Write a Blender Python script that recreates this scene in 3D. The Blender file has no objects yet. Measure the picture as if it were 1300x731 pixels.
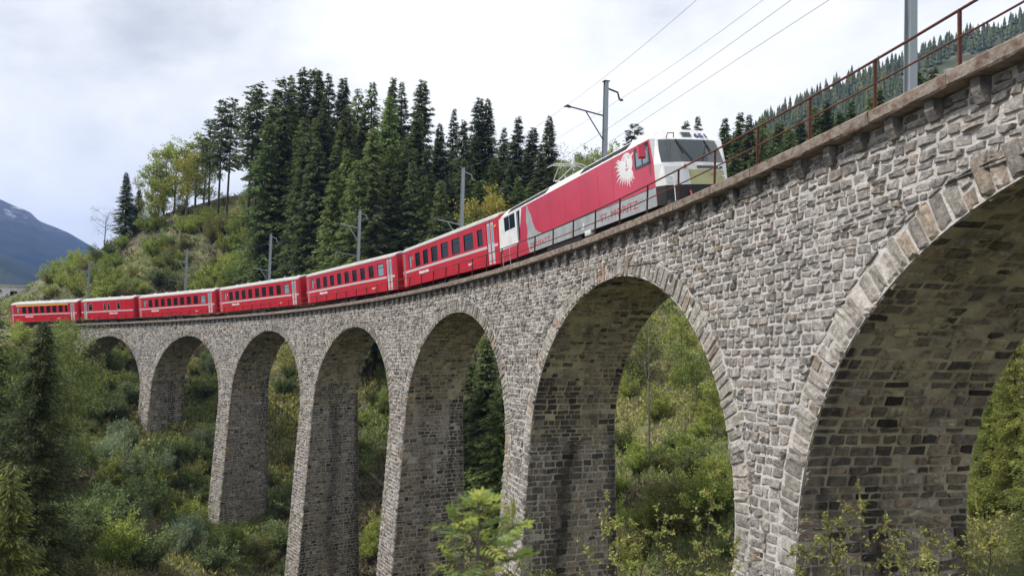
import bpy, math, random
import numpy as np
from mathutils import Vector, Matrix
rng=np.random.default_rng(7); random.seed(7)
SC=bpy.context.scene; COL=SC.collection
PI=math.pi
# ---------------------------------------------------------------- camera (solved from the photograph)
CAMP=np.array([-10.2928,-6.7569,-4.1872]); YAW,PITCH,ROLL,FPX=0.1574,0.0415,0.0274,967.83
_cy,_sy,_cp,_sp=math.cos(YAW),math.sin(YAW),math.cos(PITCH),math.sin(PITCH)
FWD=np.array([_sy*_cp,_cy*_cp,_sp]); _r=np.array([_cy,-_sy,0.]); _u=np.cross(_r,FWD)
RI=math.cos(ROLL)*_r+math.sin(ROLL)*_u; UP=-math.sin(ROLL)*_r+math.cos(ROLL)*_u
cd=bpy.data.cameras.new('camera'); cam=bpy.data.objects.new('camera',cd); COL.objects.link(cam)
cam.matrix_world=Matrix(((RI[0],UP[0],-FWD[0],CAMP[0]),(RI[1],UP[1],-FWD[1],CAMP[1]),(RI[2],UP[2],-FWD[2],CAMP[2]),(0,0,0,1)))
cd.sensor_width=36; cd.lens=FPX/1300*36; cd.clip_start=.1; cd.clip_end=20000
cd.dof.use_dof=True; cd.dof.focus_distance=32; cd.dof.aperture_fstop=3.2
SC.camera=cam
SC.render.resolution_x=1024; SC.render.resolution_y=575
# ---------------------------------------------------------------- world, sun, exposure
def nd(nt,t,**k):
    n=nt.nodes.new(t)
    for a,b in k.items():
        if a in ('loc',): continue
        setattr(n,a,b)
    return n
SUN_EL,SUN_AZ=math.radians(50),math.radians(262)   # azimuth clockwise from +Y
w=bpy.data.worlds.new('World'); SC.world=w; w.use_nodes=True; nt=w.node_tree; L=nt.links
bg=nt.nodes['Background']; bg.inputs['Strength'].default_value=.1
sky=nd(nt,'ShaderNodeTexSky',sky_type='NISHITA'); sky.sun_disc=False; sky.sun_elevation=SUN_EL; sky.sun_rotation=SUN_AZ
tc=nd(nt,'ShaderNodeTexCoord'); mp=nd(nt,'ShaderNodeMapping'); mp.inputs['Scale'].default_value=(1,1,1.5)
mp.inputs['Location'].default_value=(3.3,1.35,.55)
L.new(tc.outputs['Generated'],mp.inputs['Vector'])
n1=nd(nt,'ShaderNodeTexNoise'); n1.inputs['Scale'].default_value=1.9; n1.inputs['Detail'].default_value=9; n1.inputs['Roughness'].default_value=.56; n1.inputs['Distortion'].default_value=.2
n2=nd(nt,'ShaderNodeTexNoise'); n2.inputs['Scale'].default_value=1.3; n2.inputs['Detail'].default_value=3
L.new(mp.outputs[0],n1.inputs['Vector']); L.new(mp.outputs[0],n2.inputs['Vector'])
cr=nd(nt,'ShaderNodeValToRGB'); L.new(n1.outputs['Fac'],cr.inputs[0])
e=cr.color_ramp.elements; e[0].position=.38; e[0].color=(5.2,5.45,5.8,1); e[1].position=.60; e[1].color=(9.9,9.9,9.85,1)
m_=cr.color_ramp.elements.new(.48); m_.color=(7.7,7.85,8.0,1)
cg=nd(nt,'ShaderNodeValToRGB'); L.new(n2.outputs['Fac'],cg.inputs[0]); cg.color_ramp.elements[0].position=.62; cg.color_ramp.elements[0].color=(0,0,0,1); cg.color_ramp.elements[1].position=.78; cg.color_ramp.elements[1].color=(.6,.6,.6,1)
mx=nd(nt,'ShaderNodeMix',data_type='RGBA'); L.new(cg.outputs[0],mx.inputs[0]); L.new(cr.outputs[0],mx.inputs[6]); L.new(sky.outputs[0],mx.inputs[7]); L.new(mx.outputs[2],bg.inputs['Color'])
sl=bpy.data.lights.new('sun','SUN'); so=bpy.data.objects.new('sun',sl); COL.objects.link(so)
sl.energy=3.1; sl.angle=math.radians(5); sl.color=(1,.96,.9)
sd=Vector((math.sin(SUN_AZ)*math.cos(SUN_EL),math.cos(SUN_AZ)*math.cos(SUN_EL),math.sin(SUN_EL)))
so.rotation_euler=sd.to_track_quat('Z','Y').to_euler()
SC.view_settings.view_transform='Standard'; SC.view_settings.look='None'; SC.view_settings.exposure=0.45; SC.view_settings.gamma=1
SC.cycles.max_bounces=6; SC.cycles.transparent_max_bounces=4; SC.cycles.volume_bounces=0
# ---------------------------------------------------------------- bridge geometry (metres)
R=123.01; PIT=17.5621; WB=3.2938; RA=7.5; RISE=6.5314; HC=1.7076; BT=.0428; BF=.0555; BB=.0444; BS=.0024
DS=[.03,-.15,.018,.058,.104,.112,-.173]; DH=[-.03,-.123,-.018,.159,-.0275,.1265,-.086]
S0,S1=-16.,119.
def zdeck(s): return -.0641*s+.8e-4*s*s
def P3(s,off,z):
    s=np.asarray(s,float); th=s/R; r=R-np.asarray(off,float)
    return np.stack(np.broadcast_arrays(-R+r*np.cos(th), r*np.sin(th), np.asarray(z,float)),-1)
def offf(s,z):
    d=zdeck(s)-z; h=HC+RISE
    return WB/2+BT*np.minimum(d,h)+BF*np.maximum(d-h,0)
def offb(s,z):
    d=zdeck(s)-z; h=HC+RISE
    return -(WB/2+BT*np.minimum(d,h)+BB*np.maximum(d-h,0))
SCN=[i*PIT+DS[i] for i in range(7)]
ZCR=[zdeck(SCN[i])-HC-DH[i] for i in range(7)]; ZS=[z-RISE for z in ZCR]
def proj(X):
    d=np.asarray(X)-CAMP; zc=d@FWD; zz=np.maximum(zc,.3)
    return 650+FPX*(d@RI)/zz, 365.5-FPX*(d@UP)/zz, zc
def at(px,py,depth):
    return CAMP+FWD*depth+RI*(px-650)*depth/FPX-UP*(py-365.5)*depth/FPX
# ---------------------------------------------------------------- mesh helpers
def mesh_np(name,V,F,mats,parent=None,col=None,smooth=False,midx=None,link=True):
    """V (n,3); F list of index arrays (m,3)/(m,4) or list of polygons"""
    me=bpy.data.meshes.new(name); V=np.asarray(V,np.float32)
    if isinstance(F,np.ndarray): F=[F]
    if len(F) and isinstance(F[0],np.ndarray):
        tot=np.concatenate([np.full(len(f),f.shape[1]) for f in F]); idx=np.concatenate([f.ravel() for f in F])
    else:
        tot=np.array([len(f) for f in F]); idx=np.array([i for f in F for i in f])
    me.vertices.add(len(V)); me.vertices.foreach_set('co',V.ravel())
    me.loops.add(len(idx)); me.loops.foreach_set('vertex_index',idx.astype(np.int32))
    me.polygons.add(len(tot)); st=np.concatenate([[0],np.cumsum(tot)[:-1]])
    me.polygons.foreach_set('loop_start',st.astype(np.int32)); me.polygons.foreach_set('loop_total',tot.astype(np.int32))
    if not isinstance(mats,(list,tuple)): mats=[mats]
    for m in mats: me.materials.append(m)
    if midx is not None: me.polygons.foreach_set('material_index',np.asarray(midx,np.int32))
    me.polygons.foreach_set('use_smooth',np.full(len(tot),bool(smooth)))
    if col is not None:
        a=me.color_attributes.new('col','FLOAT_COLOR','POINT'); c=np.ones((len(V),4),np.float32); c[:,:3]=col; a.data.foreach_set('color',c.ravel())
    me.update(calc_edges=True)
    o=bpy.data.objects.new(name,me)
    if link: COL.objects.link(o)
    if parent is not None: o.parent=parent
    return o
def tag(o,label=None,cat=None,group=None,kind=None):
    if label: o['label']=label
    if cat: o['category']=cat
    if group: o['group']=group
    if kind: o['kind']=kind
    return o
def empty(name,loc=(0,0,0),label=None,cat=None,group=None):
    o=bpy.data.objects.new(name,None); COL.objects.link(o); o.location=Vector([float(q) for q in loc]); o.empty_display_size=.5
    return tag(o,label,cat,group)
class MB:
    def __init__(s): s.v=[]; s.f=[]; s.m=[]
    def add(s,V,F,m=0):
        n=len(s.v); s.v+= [tuple(map(float,q)) for q in V]; s.f+=[[i+n for i in f] for f in F]; s.m+=[m]*len(F); return s
    def box(s,x0,x1,y0,y1,z0,z1,m=0):
        V=[(x,y,z) for x in (x0,x1) for y in (y0,y1) for z in (z0,z1)]
        return s.add(V,[[0,1,3,2],[4,6,7,5],[0,4,5,1],[2,3,7,6],[0,2,6,4],[1,5,7,3]],m)
    def obox(s,c,ax,ay,az,m=0):   # centre and half-axis vectors
        c,ax,ay,az=map(np.array,(c,ax,ay,az))
        V=[c+a*ax+b*ay+d*az for a in(-1,1) for b in (-1,1) for d in (-1,1)]
        return s.add(V,[[0,1,3,2],[4,6,7,5],[0,4,5,1],[2,3,7,6],[0,2,6,4],[1,5,7,3]],m)
    def tube(s,pts,r,n=8,m=0,cap=True):
        pts=[np.array(p,float) for p in pts]; rr=r if isinstance(r,(list,tuple)) else [r]*len(pts)
        V=[];F=[]
        t0=pts[1]-pts[0]; ref=np.array([0,0,1.]) if abs(t0[2])<.9*np.linalg.norm(t0) else np.array([1.,0,0])
        for i,p in enumerate(pts):
            t=(pts[min(i+1,len(pts)-1)]-pts[max(i-1,0)]); t/=np.linalg.norm(t)+1e-9
            a=np.cross(t,ref); a/=np.linalg.norm(a)+1e-9; b=np.cross(t,a)
            for k in range(n):
                an=2*PI*k/n; V.append(p+rr[i]*(math.cos(an)*a+math.sin(an)*b))
        for i in range(len(pts)-1):
            for k in range(n): F.append([i*n+k,i*n+(k+1)%n,(i+1)*n+(k+1)%n,(i+1)*n+k])
        if cap: F.append(list(range(n))[::-1]); F.append([(len(pts)-1)*n+k for k in range(n)])
        return s.add(V,F,m)
    def disc(s,c,n,r,t,seg=20,m=0):   # cylinder centred at c with axis n
        n=np.array(n,float); n/=np.linalg.norm(n); c=np.array(c,float)
        return s.tube([c-n*t/2,c+n*t/2],r,seg,m)
    def prism(s,poly,y0,y1,m=0):      # polygon in (x,z) extruded in y
        n=len(poly); V=[(x,y0,z) for x,z in poly]+[(x,y1,z) for x,z in poly]
        F=[list(range(n)),[n+i for i in range(n)][::-1]]+[[i,i+n,(i+1)%n+n,(i+1)%n] for i in range(n)]
        return s.add(V,F,m)
    def build(s,name,mats,parent=None,smooth=False):
        return mesh_np(name,np.array(s.v),s.f,mats,parent,midx=s.m,smooth=smooth)
# ---------------------------------------------------------------- materials
def mat(name,base=(.5,.5,.5),rough=.6,metal=0,coat=0,spec=.5):
    m=bpy.data.materials.new(name); m.use_nodes=True; b=m.node_tree.nodes['Principled BSDF']
    b.inputs['Base Color'].default_value=(*base,1); b.inputs['Roughness'].default_value=rough; b.inputs['Metallic'].default_value=metal
    b.inputs['Coat Weight'].default_value=coat; b.inputs['Coat Roughness'].default_value=.08; b.inputs['Specular IOR Level'].default_value=spec
    return m
def noise_mix(m,c1,c2,scale=3,detail=6,lo=.35,hi=.65,coords='Object',vscale=(1,1,1),bump=0,bscale=20,c0sock=None):
    nt=m.node_tree; L=nt.links; b=nt.nodes['Principled BSDF']
    tc=nt.nodes.new('ShaderNodeTexCoord'); mp=nt.nodes.new('ShaderNodeMapping'); mp.inputs['Scale'].default_value=vscale; L.new(tc.outputs[coords],mp.inputs[0])
    n=nt.nodes.new('ShaderNodeTexNoise'); n.inputs['Scale'].default_value=scale; n.inputs['Detail'].default_value=detail; n.inputs['Roughness'].default_value=.6; L.new(mp.outputs[0],n.inputs['Vector'])
    mr=nt.nodes.new('ShaderNodeMapRange'); mr.inputs[1].default_value=lo; mr.inputs[2].default_value=hi; L.new(n.outputs['Fac'],mr.inputs[0])
    mx=nt.nodes.new('ShaderNodeMix'); mx.data_type='RGBA'; L.new(mr.outputs[0],mx.inputs[0])
    if c0sock is not None: L.new(c0sock,mx.inputs[6])
    else: mx.inputs[6].default_value=(*c1,1)
    mx.inputs[7].default_value=(*c2,1); L.new(mx.outputs[2],b.inputs['Base Color'])
    if bump:
        nb=nt.nodes.new('ShaderNodeTexNoise'); nb.inputs['Scale'].default_value=bscale; nb.inputs['Detail'].default_value=5; L.new(tc.outputs[coords],nb.inputs['Vector'])
        bp=nt.nodes.new('ShaderNodeBump'); bp.inputs['Strength'].default_value=1; bp.inputs['Distance'].default_value=bump; L.new(nb.outputs['Fac'],bp.inputs['Height']); L.new(bp.outputs[0],b.inputs['Normal'])
    return mx.outputs[2]
def attr_mat(name,rough=.9,bump=.012,bscale=14,stain=None,mot=.45,trans=0):
    """colour from the mesh's own 'col' attribute, mottled by noise; optional smear (colour, scale, stretch, lo, hi)"""
    m=mat(name,rough=rough,spec=.25); nt=m.node_tree; L=nt.links; b=nt.nodes['Principled BSDF']
    a=nt.nodes.new('ShaderNodeAttribute'); a.attribute_name='col'
    tc=nt.nodes.new('ShaderNodeTexCoord')
    n=nt.nodes.new('ShaderNodeTexNoise'); n.inputs['Scale'].default_value=9; n.inputs['Detail'].default_value=7; n.inputs['Roughness'].default_value=.7; L.new(tc.outputs['Object'],n.inputs['Vector'])
    mr=nt.nodes.new('ShaderNodeMapRange'); mr.inputs[1].default_value=.3; mr.inputs[2].default_value=.7; mr.inputs[3].default_value=1-mot; mr.inputs[4].default_value=1+mot; L.new(n.outputs['Fac'],mr.inputs[0])
    mu=nt.nodes.new('ShaderNodeVectorMath'); mu.operation='SCALE'; L.new(a.outputs['Color'],mu.inputs[0]); L.new(mr.outputs[0],mu.inputs['Scale'])
    out=mu.outputs[0]
    for st in (stain or []):
        c,scale,vs,lo,hi=st
        mp=nt.nodes.new('ShaderNodeMapping'); mp.inputs['Scale'].default_value=vs; L.new(tc.outputs['Object'],mp.inputs[0])
        ns=nt.nodes.new('ShaderNodeTexNoise'); ns.inputs['Scale'].default_value=scale; ns.inputs['Detail'].default_value=6; ns.inputs['Roughness'].default_value=.65; L.new(mp.outputs[0],ns.inputs['Vector'])
        r2=nt.nodes.new('ShaderNodeMapRange'); r2.inputs[1].default_value=lo; r2.inputs[2].default_value=hi; L.new(ns.outputs['Fac'],r2.inputs[0])
        mx=nt.nodes.new('ShaderNodeMix'); mx.data_type='RGBA'; L.new(r2.outputs[0],mx.inputs[0]); L.new(out,mx.inputs[6]); mx.inputs[7].default_value=(*c,1); out=mx.outputs[2]
    L.new(out,b.inputs['Base Color'])
    if bump:
        nb=nt.nodes.new('ShaderNodeTexNoise'); nb.inputs['Scale'].default_value=bscale; nb.inputs['Detail'].default_value=6; nb.inputs['Roughness'].default_value=.65; L.new(tc.outputs['Object'],nb.inputs['Vector'])
        bp=nt.nodes.new('ShaderNodeBump'); bp.inputs['Distance'].default_value=bump; L.new(nb.outputs['Fac'],bp.inputs['Height']); L.new(bp.outputs[0],b.inputs['Normal'])
    return m
def leaf_mat(name,tr=.35):
    m=bpy.data.materials.new(name); m.use_nodes=True; nt=m.node_tree; L=nt.links; nt.nodes.clear()
    o=nt.nodes.new('ShaderNodeOutputMaterial'); a=nt.nodes.new('ShaderNodeAttribute'); a.attribute_name='col'
    oi=nt.nodes.new('ShaderNodeObjectInfo'); hs=nt.nodes.new('ShaderNodeHueSaturation')
    r1=nt.nodes.new('ShaderNodeMapRange'); r1.inputs[3].default_value=.485; r1.inputs[4].default_value=.515; L.new(oi.outputs['Random'],r1.inputs[0]); L.new(r1.outputs[0],hs.inputs['Hue'])
    r2=nt.nodes.new('ShaderNodeMath'); r2.operation='FRACT'; r3=nt.nodes.new('ShaderNodeMath'); r3.operation='MULTIPLY'; r3.inputs[1].default_value=7.31; L.new(oi.outputs['Random'],r3.inputs[0]); L.new(r3.outputs[0],r2.inputs[0])
    r4=nt.nodes.new('ShaderNodeMapRange'); r4.inputs[3].default_value=.72; r4.inputs[4].default_value=1.3; L.new(r2.outputs[0],r4.inputs[0]); L.new(r4.outputs[0],hs.inputs['Value'])
    L.new(a.outputs['Color'],hs.inputs['Color'])
    d=nt.nodes.new('ShaderNodeBsdfPrincipled'); d.inputs['Roughness'].default_value=.6; d.inputs['Specular IOR Level'].default_value=.3; t=nt.nodes.new('ShaderNodeBsdfTranslucent'); x=nt.nodes.new('ShaderNodeMixShader'); x.inputs[0].default_value=tr
    L.new(hs.outputs[0],d.inputs['Base Color']); L.new(hs.outputs[0],t.inputs[0]); L.new(d.outputs[0],x.inputs[1]); L.new(t.outputs[0],x.inputs[2]); L.new(x.outputs[0],o.inputs[0])
    return m
M={}
M['stone']=attr_mat('facing_stone',.92,.055,13,[((.12,.105,.095),.5,(1,1,.12),.60,.74),((.50,.475,.44),1.7,(1,1,1),.58,.68)],.6)
M['ring']=attr_mat('arch_stone',.92,.05,12,[((.13,.12,.11),.6,(1,1,.2),.60,.74),((.50,.475,.44),2.2,(1,1,1),.6,.7)],.55)
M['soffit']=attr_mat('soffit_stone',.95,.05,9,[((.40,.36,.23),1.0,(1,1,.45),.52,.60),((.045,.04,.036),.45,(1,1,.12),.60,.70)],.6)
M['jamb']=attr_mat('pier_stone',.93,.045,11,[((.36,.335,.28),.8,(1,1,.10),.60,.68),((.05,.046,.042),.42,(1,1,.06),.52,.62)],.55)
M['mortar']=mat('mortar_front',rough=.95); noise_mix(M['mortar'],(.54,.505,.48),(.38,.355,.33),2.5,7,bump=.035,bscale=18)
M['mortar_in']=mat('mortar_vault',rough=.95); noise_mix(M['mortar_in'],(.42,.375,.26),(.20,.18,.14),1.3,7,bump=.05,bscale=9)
M['mortar_pier']=attr_mat('mortar_pier_side',.95,.03,12,None,.4)
M['concrete']=mat('weathered_concrete',rough=.95); noise_mix(M['concrete'],(.25,.21,.175),(.15,.095,.07),5,9,.44,.62,bump=.03,bscale=12)
M['corbel']=mat('corbel_stone',rough=.95); noise_mix(M['corbel'],(.24,.22,.20),(.05,.046,.042),2.6,6,bump=.02,bscale=18)
M['rust']=mat('rusted_steel',rough=.85,metal=.1); noise_mix(M['rust'],(.085,.032,.024),(.16,.055,.03),14,5,bump=.004,bscale=40)
M['galv']=mat('galvanised_steel',(.3,.34,.36),.5,.3)
M['galv_dark']=mat('dark_steel',(.09,.095,.11),.55,.3)
M['insul']=mat('brown_insulator',(.06,.035,.03),.25)
M['red']=mat('coach_red_paint',(.62,.012,.03),.35,coat=.35); noise_mix(M['red'],(.52,.004,.018),(.38,.005,.018),1.2,5); M['red'].node_tree.nodes['Principled BSDF'].inputs['Specular IOR Level'].default_value=.25; M['red'].node_tree.nodes['Principled BSDF'].inputs['Coat Weight'].default_value=.12
M['red_end']=mat('coach_end_red',(.50,.012,.025),.45,coat=.2)
M['locored']=mat('loco_red_foil',(.62,.05,.09),.3,coat=.5); noise_mix(M['locored'],(.54,.024,.055),(.45,.018,.045),.7,4)
M['white']=mat('white_paint',(.72,.72,.71),.4,coat=.2); noise_mix(M['white'],(.76,.76,.75),(.58,.575,.56),1.6,6,.45,.7)
M['roof']=mat('coach_roof_paint',(.62,.62,.60),.6); noise_mix(M['roof'],(.50,.49,.465),(.34,.33,.31),1.5,6)
M['stripe']=mat('grey_stripe_paint',(.48,.46,.46),.5)
M['grey']=mat('loco_grey_paint',(.42,.45,.46),.4,coat=.2); noise_mix(M['grey'],(.38,.40,.41),(.27,.285,.29),2.2,5)
M['silver']=mat('door_aluminium',(.55,.57,.57),.4,.35)
M['black']=mat('underframe_black',(.018,.018,.02),.7)
M['dark']=mat('bogie_grime',(.05,.045,.042),.8)
M['steel']=mat('wheel_steel',(.25,.24,.23),.4,.8)
M['glass']=mat('tinted_glass',(.006,.007,.008),.08,spec=.25)
M['glass_blue']=mat('frosted_glass',(.20,.27,.31),.25)
M['glass_cab']=mat('windscreen_glass',(.018,.032,.038),.04,spec=1.0)
M['yellow']=mat('yellow_stripe',(.75,.48,.03),.5)
M['beige']=mat('olive_gold_panel',(.36,.37,.17),.35,coat=.3)
M['redtext']=mat('red_lettering',(.42,.03,.045),.5)
M['whitetext']=mat('white_lettering',(.8,.8,.8),.5)
M['bluetext']=mat('blue_lettering',(.02,.03,.16),.5)
M['ballast']=mat('track_ballast',rough=1); noise_mix(M['ballast'],(.16,.13,.11),(.07,.06,.055),14,6,bump=.05,bscale=30)
M['bark']=mat('spruce_bark',rough=1); noise_mix(M['bark'],(.085,.065,.052),(.03,.024,.02),6,6,vscale=(1,1,.25),bump=.02,bscale=14)
M['bark_light']=mat('grey_bark',rough=1); noise_mix(M['bark_light'],(.20,.18,.165),(.08,.07,.062),6,6,vscale=(1,1,.3),bump=.01,bscale=18)
M['leaf']=leaf_mat('broad_leaf',.38); M['needle']=leaf_mat('conifer_needles',.40)
# ---------------------------------------------------------------- terrain
_cp_=[]
def cpx(px,py,d): _cp_.append(at(px,py,d))
def cw(x,y,z): _cp_.append(np.array([x,y,z],float))
def cs(s,off,z): _cp_.append(P3(s,off,z))
# ground at the bridge line
for s,o,z in [(-25,0,-9),(-9,0,-12),(0,-4,-12.5),(8.8,2,-15.5),(26,3,-23),(26,-4,-20.5),(44,3,-31),(44,-5,-27),(61,3,-30),(61,-5,-26.5),(79,3,-25.2),(79,-4,-22),(96.6,3,-17.6),(96.6,-4,-15.5),(106,0,-12.5),(113,3,-10.5),(117,0,-8.4),(126,0,-7.6),(140,0,-8.3),(122,-6,-7),(122,8,-10.5)]: cs(s,o,z)
# slope seen in front of the bridge on the left, and the ravine
for a in [(60,470,92),(30,420,105),(100,560,78),(140,700,52),(30,731,42),(230,700,62),(200,620,72),(330,760,60),(450,860,50),(600,900,42),(750,930,32),(900,960,20)]: cpx(*a)
# around and behind the camera
for a in [(-10,-9,-6.3),(-11,-3,-7.6),(-14,4,-11),(-9,3,-10.5),(-4,2,-11.5),(-22,-5,-9.5),(-30,5,-15),(-35,20,-21),(-15,20,-22),(-8,20,-21),(-45,40,-22),(-60,60,-18),(-80,40,-12),(-60,0,-8),(0,-20,-8),(-30,-30,-3),(-90,90,-9)]: cw(*a)
# hillside behind the bridge, right part
for a in [(1260,700,27),(1290,500,40),(1240,600,32),(850,735,38),(850,600,50),(850,480,66),(880,400,85),(800,640,46),(620,640,62),(610,520,78),(600,440,88),(480,660,76),(480,520,86),(475,440,99),(360,640,84),(360,500,92),(365,440,104),(260,520,98),(260,450,104),(165,470,104),(150,510,100)]: cpx(*a)
# hillside above the train and its crest
for a in [(60,390,118),(110,378,112),(200,368,115),(300,352,115),(300,300,125),(200,315,126),(120,345,125),(400,320,114),(400,270,125),(500,320,112),(520,285,122),(620,300,110),(740,290,104),(55,360,140),(85,340,143),(120,318,140),(160,296,138),(200,278,136),(250,262,136),(300,250,138),(350,244,138),(400,242,138),(470,248,136),(540,258,132),(620,275,128),(700,290,122),(800,300,115),(900,300,105),(1000,285,98),(1100,250,92),(1200,210,88),(1300,170,85),(1420,130,80)]: cpx(*a)
# beyond the crest the ground falls away
for px,py,d in [(-100,420,170),(0,400,165),(55,385,175),(200,330,190),(400,300,200),(600,330,190),(800,360,180),(1000,330,160),(1200,260,150),(1400,200,140)]: cpx(px,py,d)
for x,y,z in [(-160,160,-30),(-140,90,-20),(-100,200,-35),(0,250,-25),(100,250,-20),(180,180,0),(180,60,25),(120,0,20),(60,-20,0),(40,-10,-5),(150,-60,25)]: cw(x,y,z)
CP=np.array(_cp_)
def _phi(r): return np.sqrt(r*r+9.)
_D=np.linalg.norm(CP[:,None,:2]-CP[None,:,:2],axis=2); _A=_phi(_D)+np.eye(len(CP))*-1.2
_N=len(CP); _B=np.zeros((_N+3,_N+3)); _B[:_N,:_N]=_A; _B[:_N,_N]=1; _B[:_N,_N+1:]=CP[:,:2]; _B[_N,:_N]=1; _B[_N+1:,:_N]=CP[:,:2].T
_W=np.linalg.solve(_B,np.concatenate([CP[:,2],[0,0,0]]))
_oct=[(rng.uniform(0,2*PI,6),rng.uniform(.7,1.3,6)*k,a) for k,a in ((.12,.55),(.28,.32),(.7,.16),(1.7,.07))]
def ground(x,y,fine=True):
    x=np.asarray(x,float); y=np.asarray(y,float); sh=x.shape; q=np.stack([x.ravel(),y.ravel()],1)
    z=np.empty(len(q))
    for i in range(0,len(q),20000):
        a=q[i:i+20000]; r=np.linalg.norm(a[:,None]-CP[None,:,:2],axis=2); z[i:i+20000]=_phi(r)@_W[:_N]+_W[_N]+a@_W[_N+1:]
    if fine:
        for ph,k,a in _oct:
            for j in range(6):
                an=ph[j]; z+=a/2.4*np.sin((q[:,0]*math.cos(an)+q[:,1]*math.sin(an))*k[j]+ph[j]*7)
    return z.reshape(sh)
def gz(x,y): return float(ground(np.array([x]),np.array([y]))[0])
def soff(x,y):   # (s, off) of a world point
    return R*np.arctan2(y,x+R), R-np.hypot(x+R,y)
def terrain():
    xs=np.concatenate([np.linspace(-190,-75,40,endpoint=False),np.linspace(-75,75,230,endpoint=False),np.linspace(75,200,50)])
    ys=np.concatenate([np.linspace(-70,-12,20,endpoint=False),np.linspace(-12,150,250,endpoint=False),np.linspace(150,270,40)])
    X,Y=np.meshgrid(xs,ys,indexing='ij'); Z=ground(X,Y)
    # under the railway beyond the abutment the ground is levelled to the formation
    s,o=soff(X,Y); kk=np.clip((s-117)/4,0,1)*np.clip((4.5-np.abs(o))/2,0,1); Z=Z*(1-kk)+(zdeck(s)-.75)*kk
    # skirt: falls to the valley level at the rim
    e=np.minimum(np.minimum(X+190,200-X)/50,np.minimum(Y+70,270-Y)/50); e=np.clip(e,0,1); e=e*e*(3-2*e); Z=Z*e+(-70)*(1-e)
    n,m=X.shape; I=np.arange(n*m).reshape(n,m); F=np.stack([I[:-1,:-1],I[1:,:-1],I[1:,1:],I[:-1,1:]],-1).reshape(-1,4)
    return mesh_np('hillside_ground',np.stack([X,Y,Z],-1).reshape(-1,3),F,M['ground'],smooth=True)
m=mat('hillside_earth_and_grass',rough=1); M['ground']=m
nt=m.node_tree; L=nt.links; b=nt.nodes['Principled BSDF']; tc=nt.nodes.new('ShaderNodeTexCoord')
def _nz(sc,det,lo,hi):
    n=nt.nodes.new('ShaderNodeTexNoise'); n.inputs['Scale'].default_value=sc; n.inputs['Detail'].default_value=det; n.inputs['Roughness'].default_value=.65; L.new(tc.outputs['Object'],n.inputs['Vector'])
    r=nt.nodes.new('ShaderNodeMapRange'); r.inputs[1].default_value=lo; r.inputs[2].default_value=hi; L.new(n.outputs['Fac'],r.inputs[0]); return r.outputs[0]
def _mx(f,a,c):
    x=nt.nodes.new('ShaderNodeMix'); x.data_type='RGBA'; L.new(f,x.inputs[0])
    if isinstance(a,tuple): x.inputs[6].default_value=(*a,1)
    else: L.new(a,x.inputs[6])
    x.inputs[7].default_value=(*c,1); return x.outputs[2]
c=_mx(_nz(.09,5,.42,.58),(.12,.135,.05),(.075,.06,.045)); c=_mx(_nz(.35,6,.5,.64),c,(.21,.20,.085)); c=_mx(_nz(1.4,6,.54,.68),c,(.05,.04,.028)); c=_mx(_nz(5,5,.58,.7),c,(.19,.17,.12))
L.new(c,b.inputs['Base Color'])
nb=nt.nodes.new('ShaderNodeTexNoise'); nb.inputs['Scale'].default_value=3; nb.inputs['Detail'].default_value=8; L.new(tc.outputs['Object'],nb.inputs['Vector']); bp=nt.nodes.new('ShaderNodeBump'); bp.inputs['Distance'].default_value=.35; L.new(nb.outputs['Fac'],bp.inputs['Height']); L.new(bp.outputs[0],b.inputs['Normal'])
tag(terrain(),kind='structure')
# ---------------------------------------------------------------- viaduct
VIA=empty('stone_viaduct',P3(0,0,-16.),'long curved grey rubble stone railway viaduct with seven tall arches over the ravine','viaduct')
VO=np.array(VIA.location)
def ringz(i,t,r=0.): return SCN[i]-(RA+r)*np.cos(t), ZS[i]+(RISE+r)*np.sin(t)
def gridF(n,m,flip=False):
    I=np.arange(n*m).reshape(n,m); F=np.stack([I[:-1,:-1],I[1:,:-1],I[1:,1:],I[:-1,1:]],-1).reshape(-1,4)
    return F[:,::-1] if flip else F
class GM:
    def __init__(s): s.V=[];s.F=[];s.n=0
    def grid(s,P,flip=False):
        n,m=P.shape[:2]; s.V.append(P.reshape(-1,3)); s.F.append(gridF(n,m,flip)+s.n); s.n+=n*m
    def build(s,name,mt,parent=None,smooth=False,off=None):
        V=np.concatenate(s.V); V=V-(off if off is not None else 0); return mesh_np(name,V,[np.concatenate(s.F)],mt,parent,smooth=smooth)
def zbase(s):
    a=P3(s,2.4,0)[:2]; b=P3(s,-2.4,0)[:2]; return min(gz(*a),gz(*b))-1.5
PZ={}   # pier index k (between arch k and k+1) -> bottom z
for k in range(-1,7):
    if k==-1: sm=SCN[0]-RA-1.3
    elif k==6: sm=SCN[6]+RA+1.3
    else: sm=(SCN[k]+SCN[k+1])/2
    PZ[k]=zbase(sm)
def streak(u,v,i):   # dark damp run below each vault, with the shade of the first arch's recess painted in, v = metres below the springing
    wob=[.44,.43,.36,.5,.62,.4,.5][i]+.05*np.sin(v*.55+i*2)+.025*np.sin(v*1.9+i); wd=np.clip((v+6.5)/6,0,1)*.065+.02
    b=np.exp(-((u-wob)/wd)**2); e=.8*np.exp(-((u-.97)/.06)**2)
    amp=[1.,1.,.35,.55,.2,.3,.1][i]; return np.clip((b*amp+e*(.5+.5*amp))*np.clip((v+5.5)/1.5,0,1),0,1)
fr_=GM(); bk=GM(); it=GM(); jb=GM()
DT=.22   # the masonry stops under the deck slab
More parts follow.
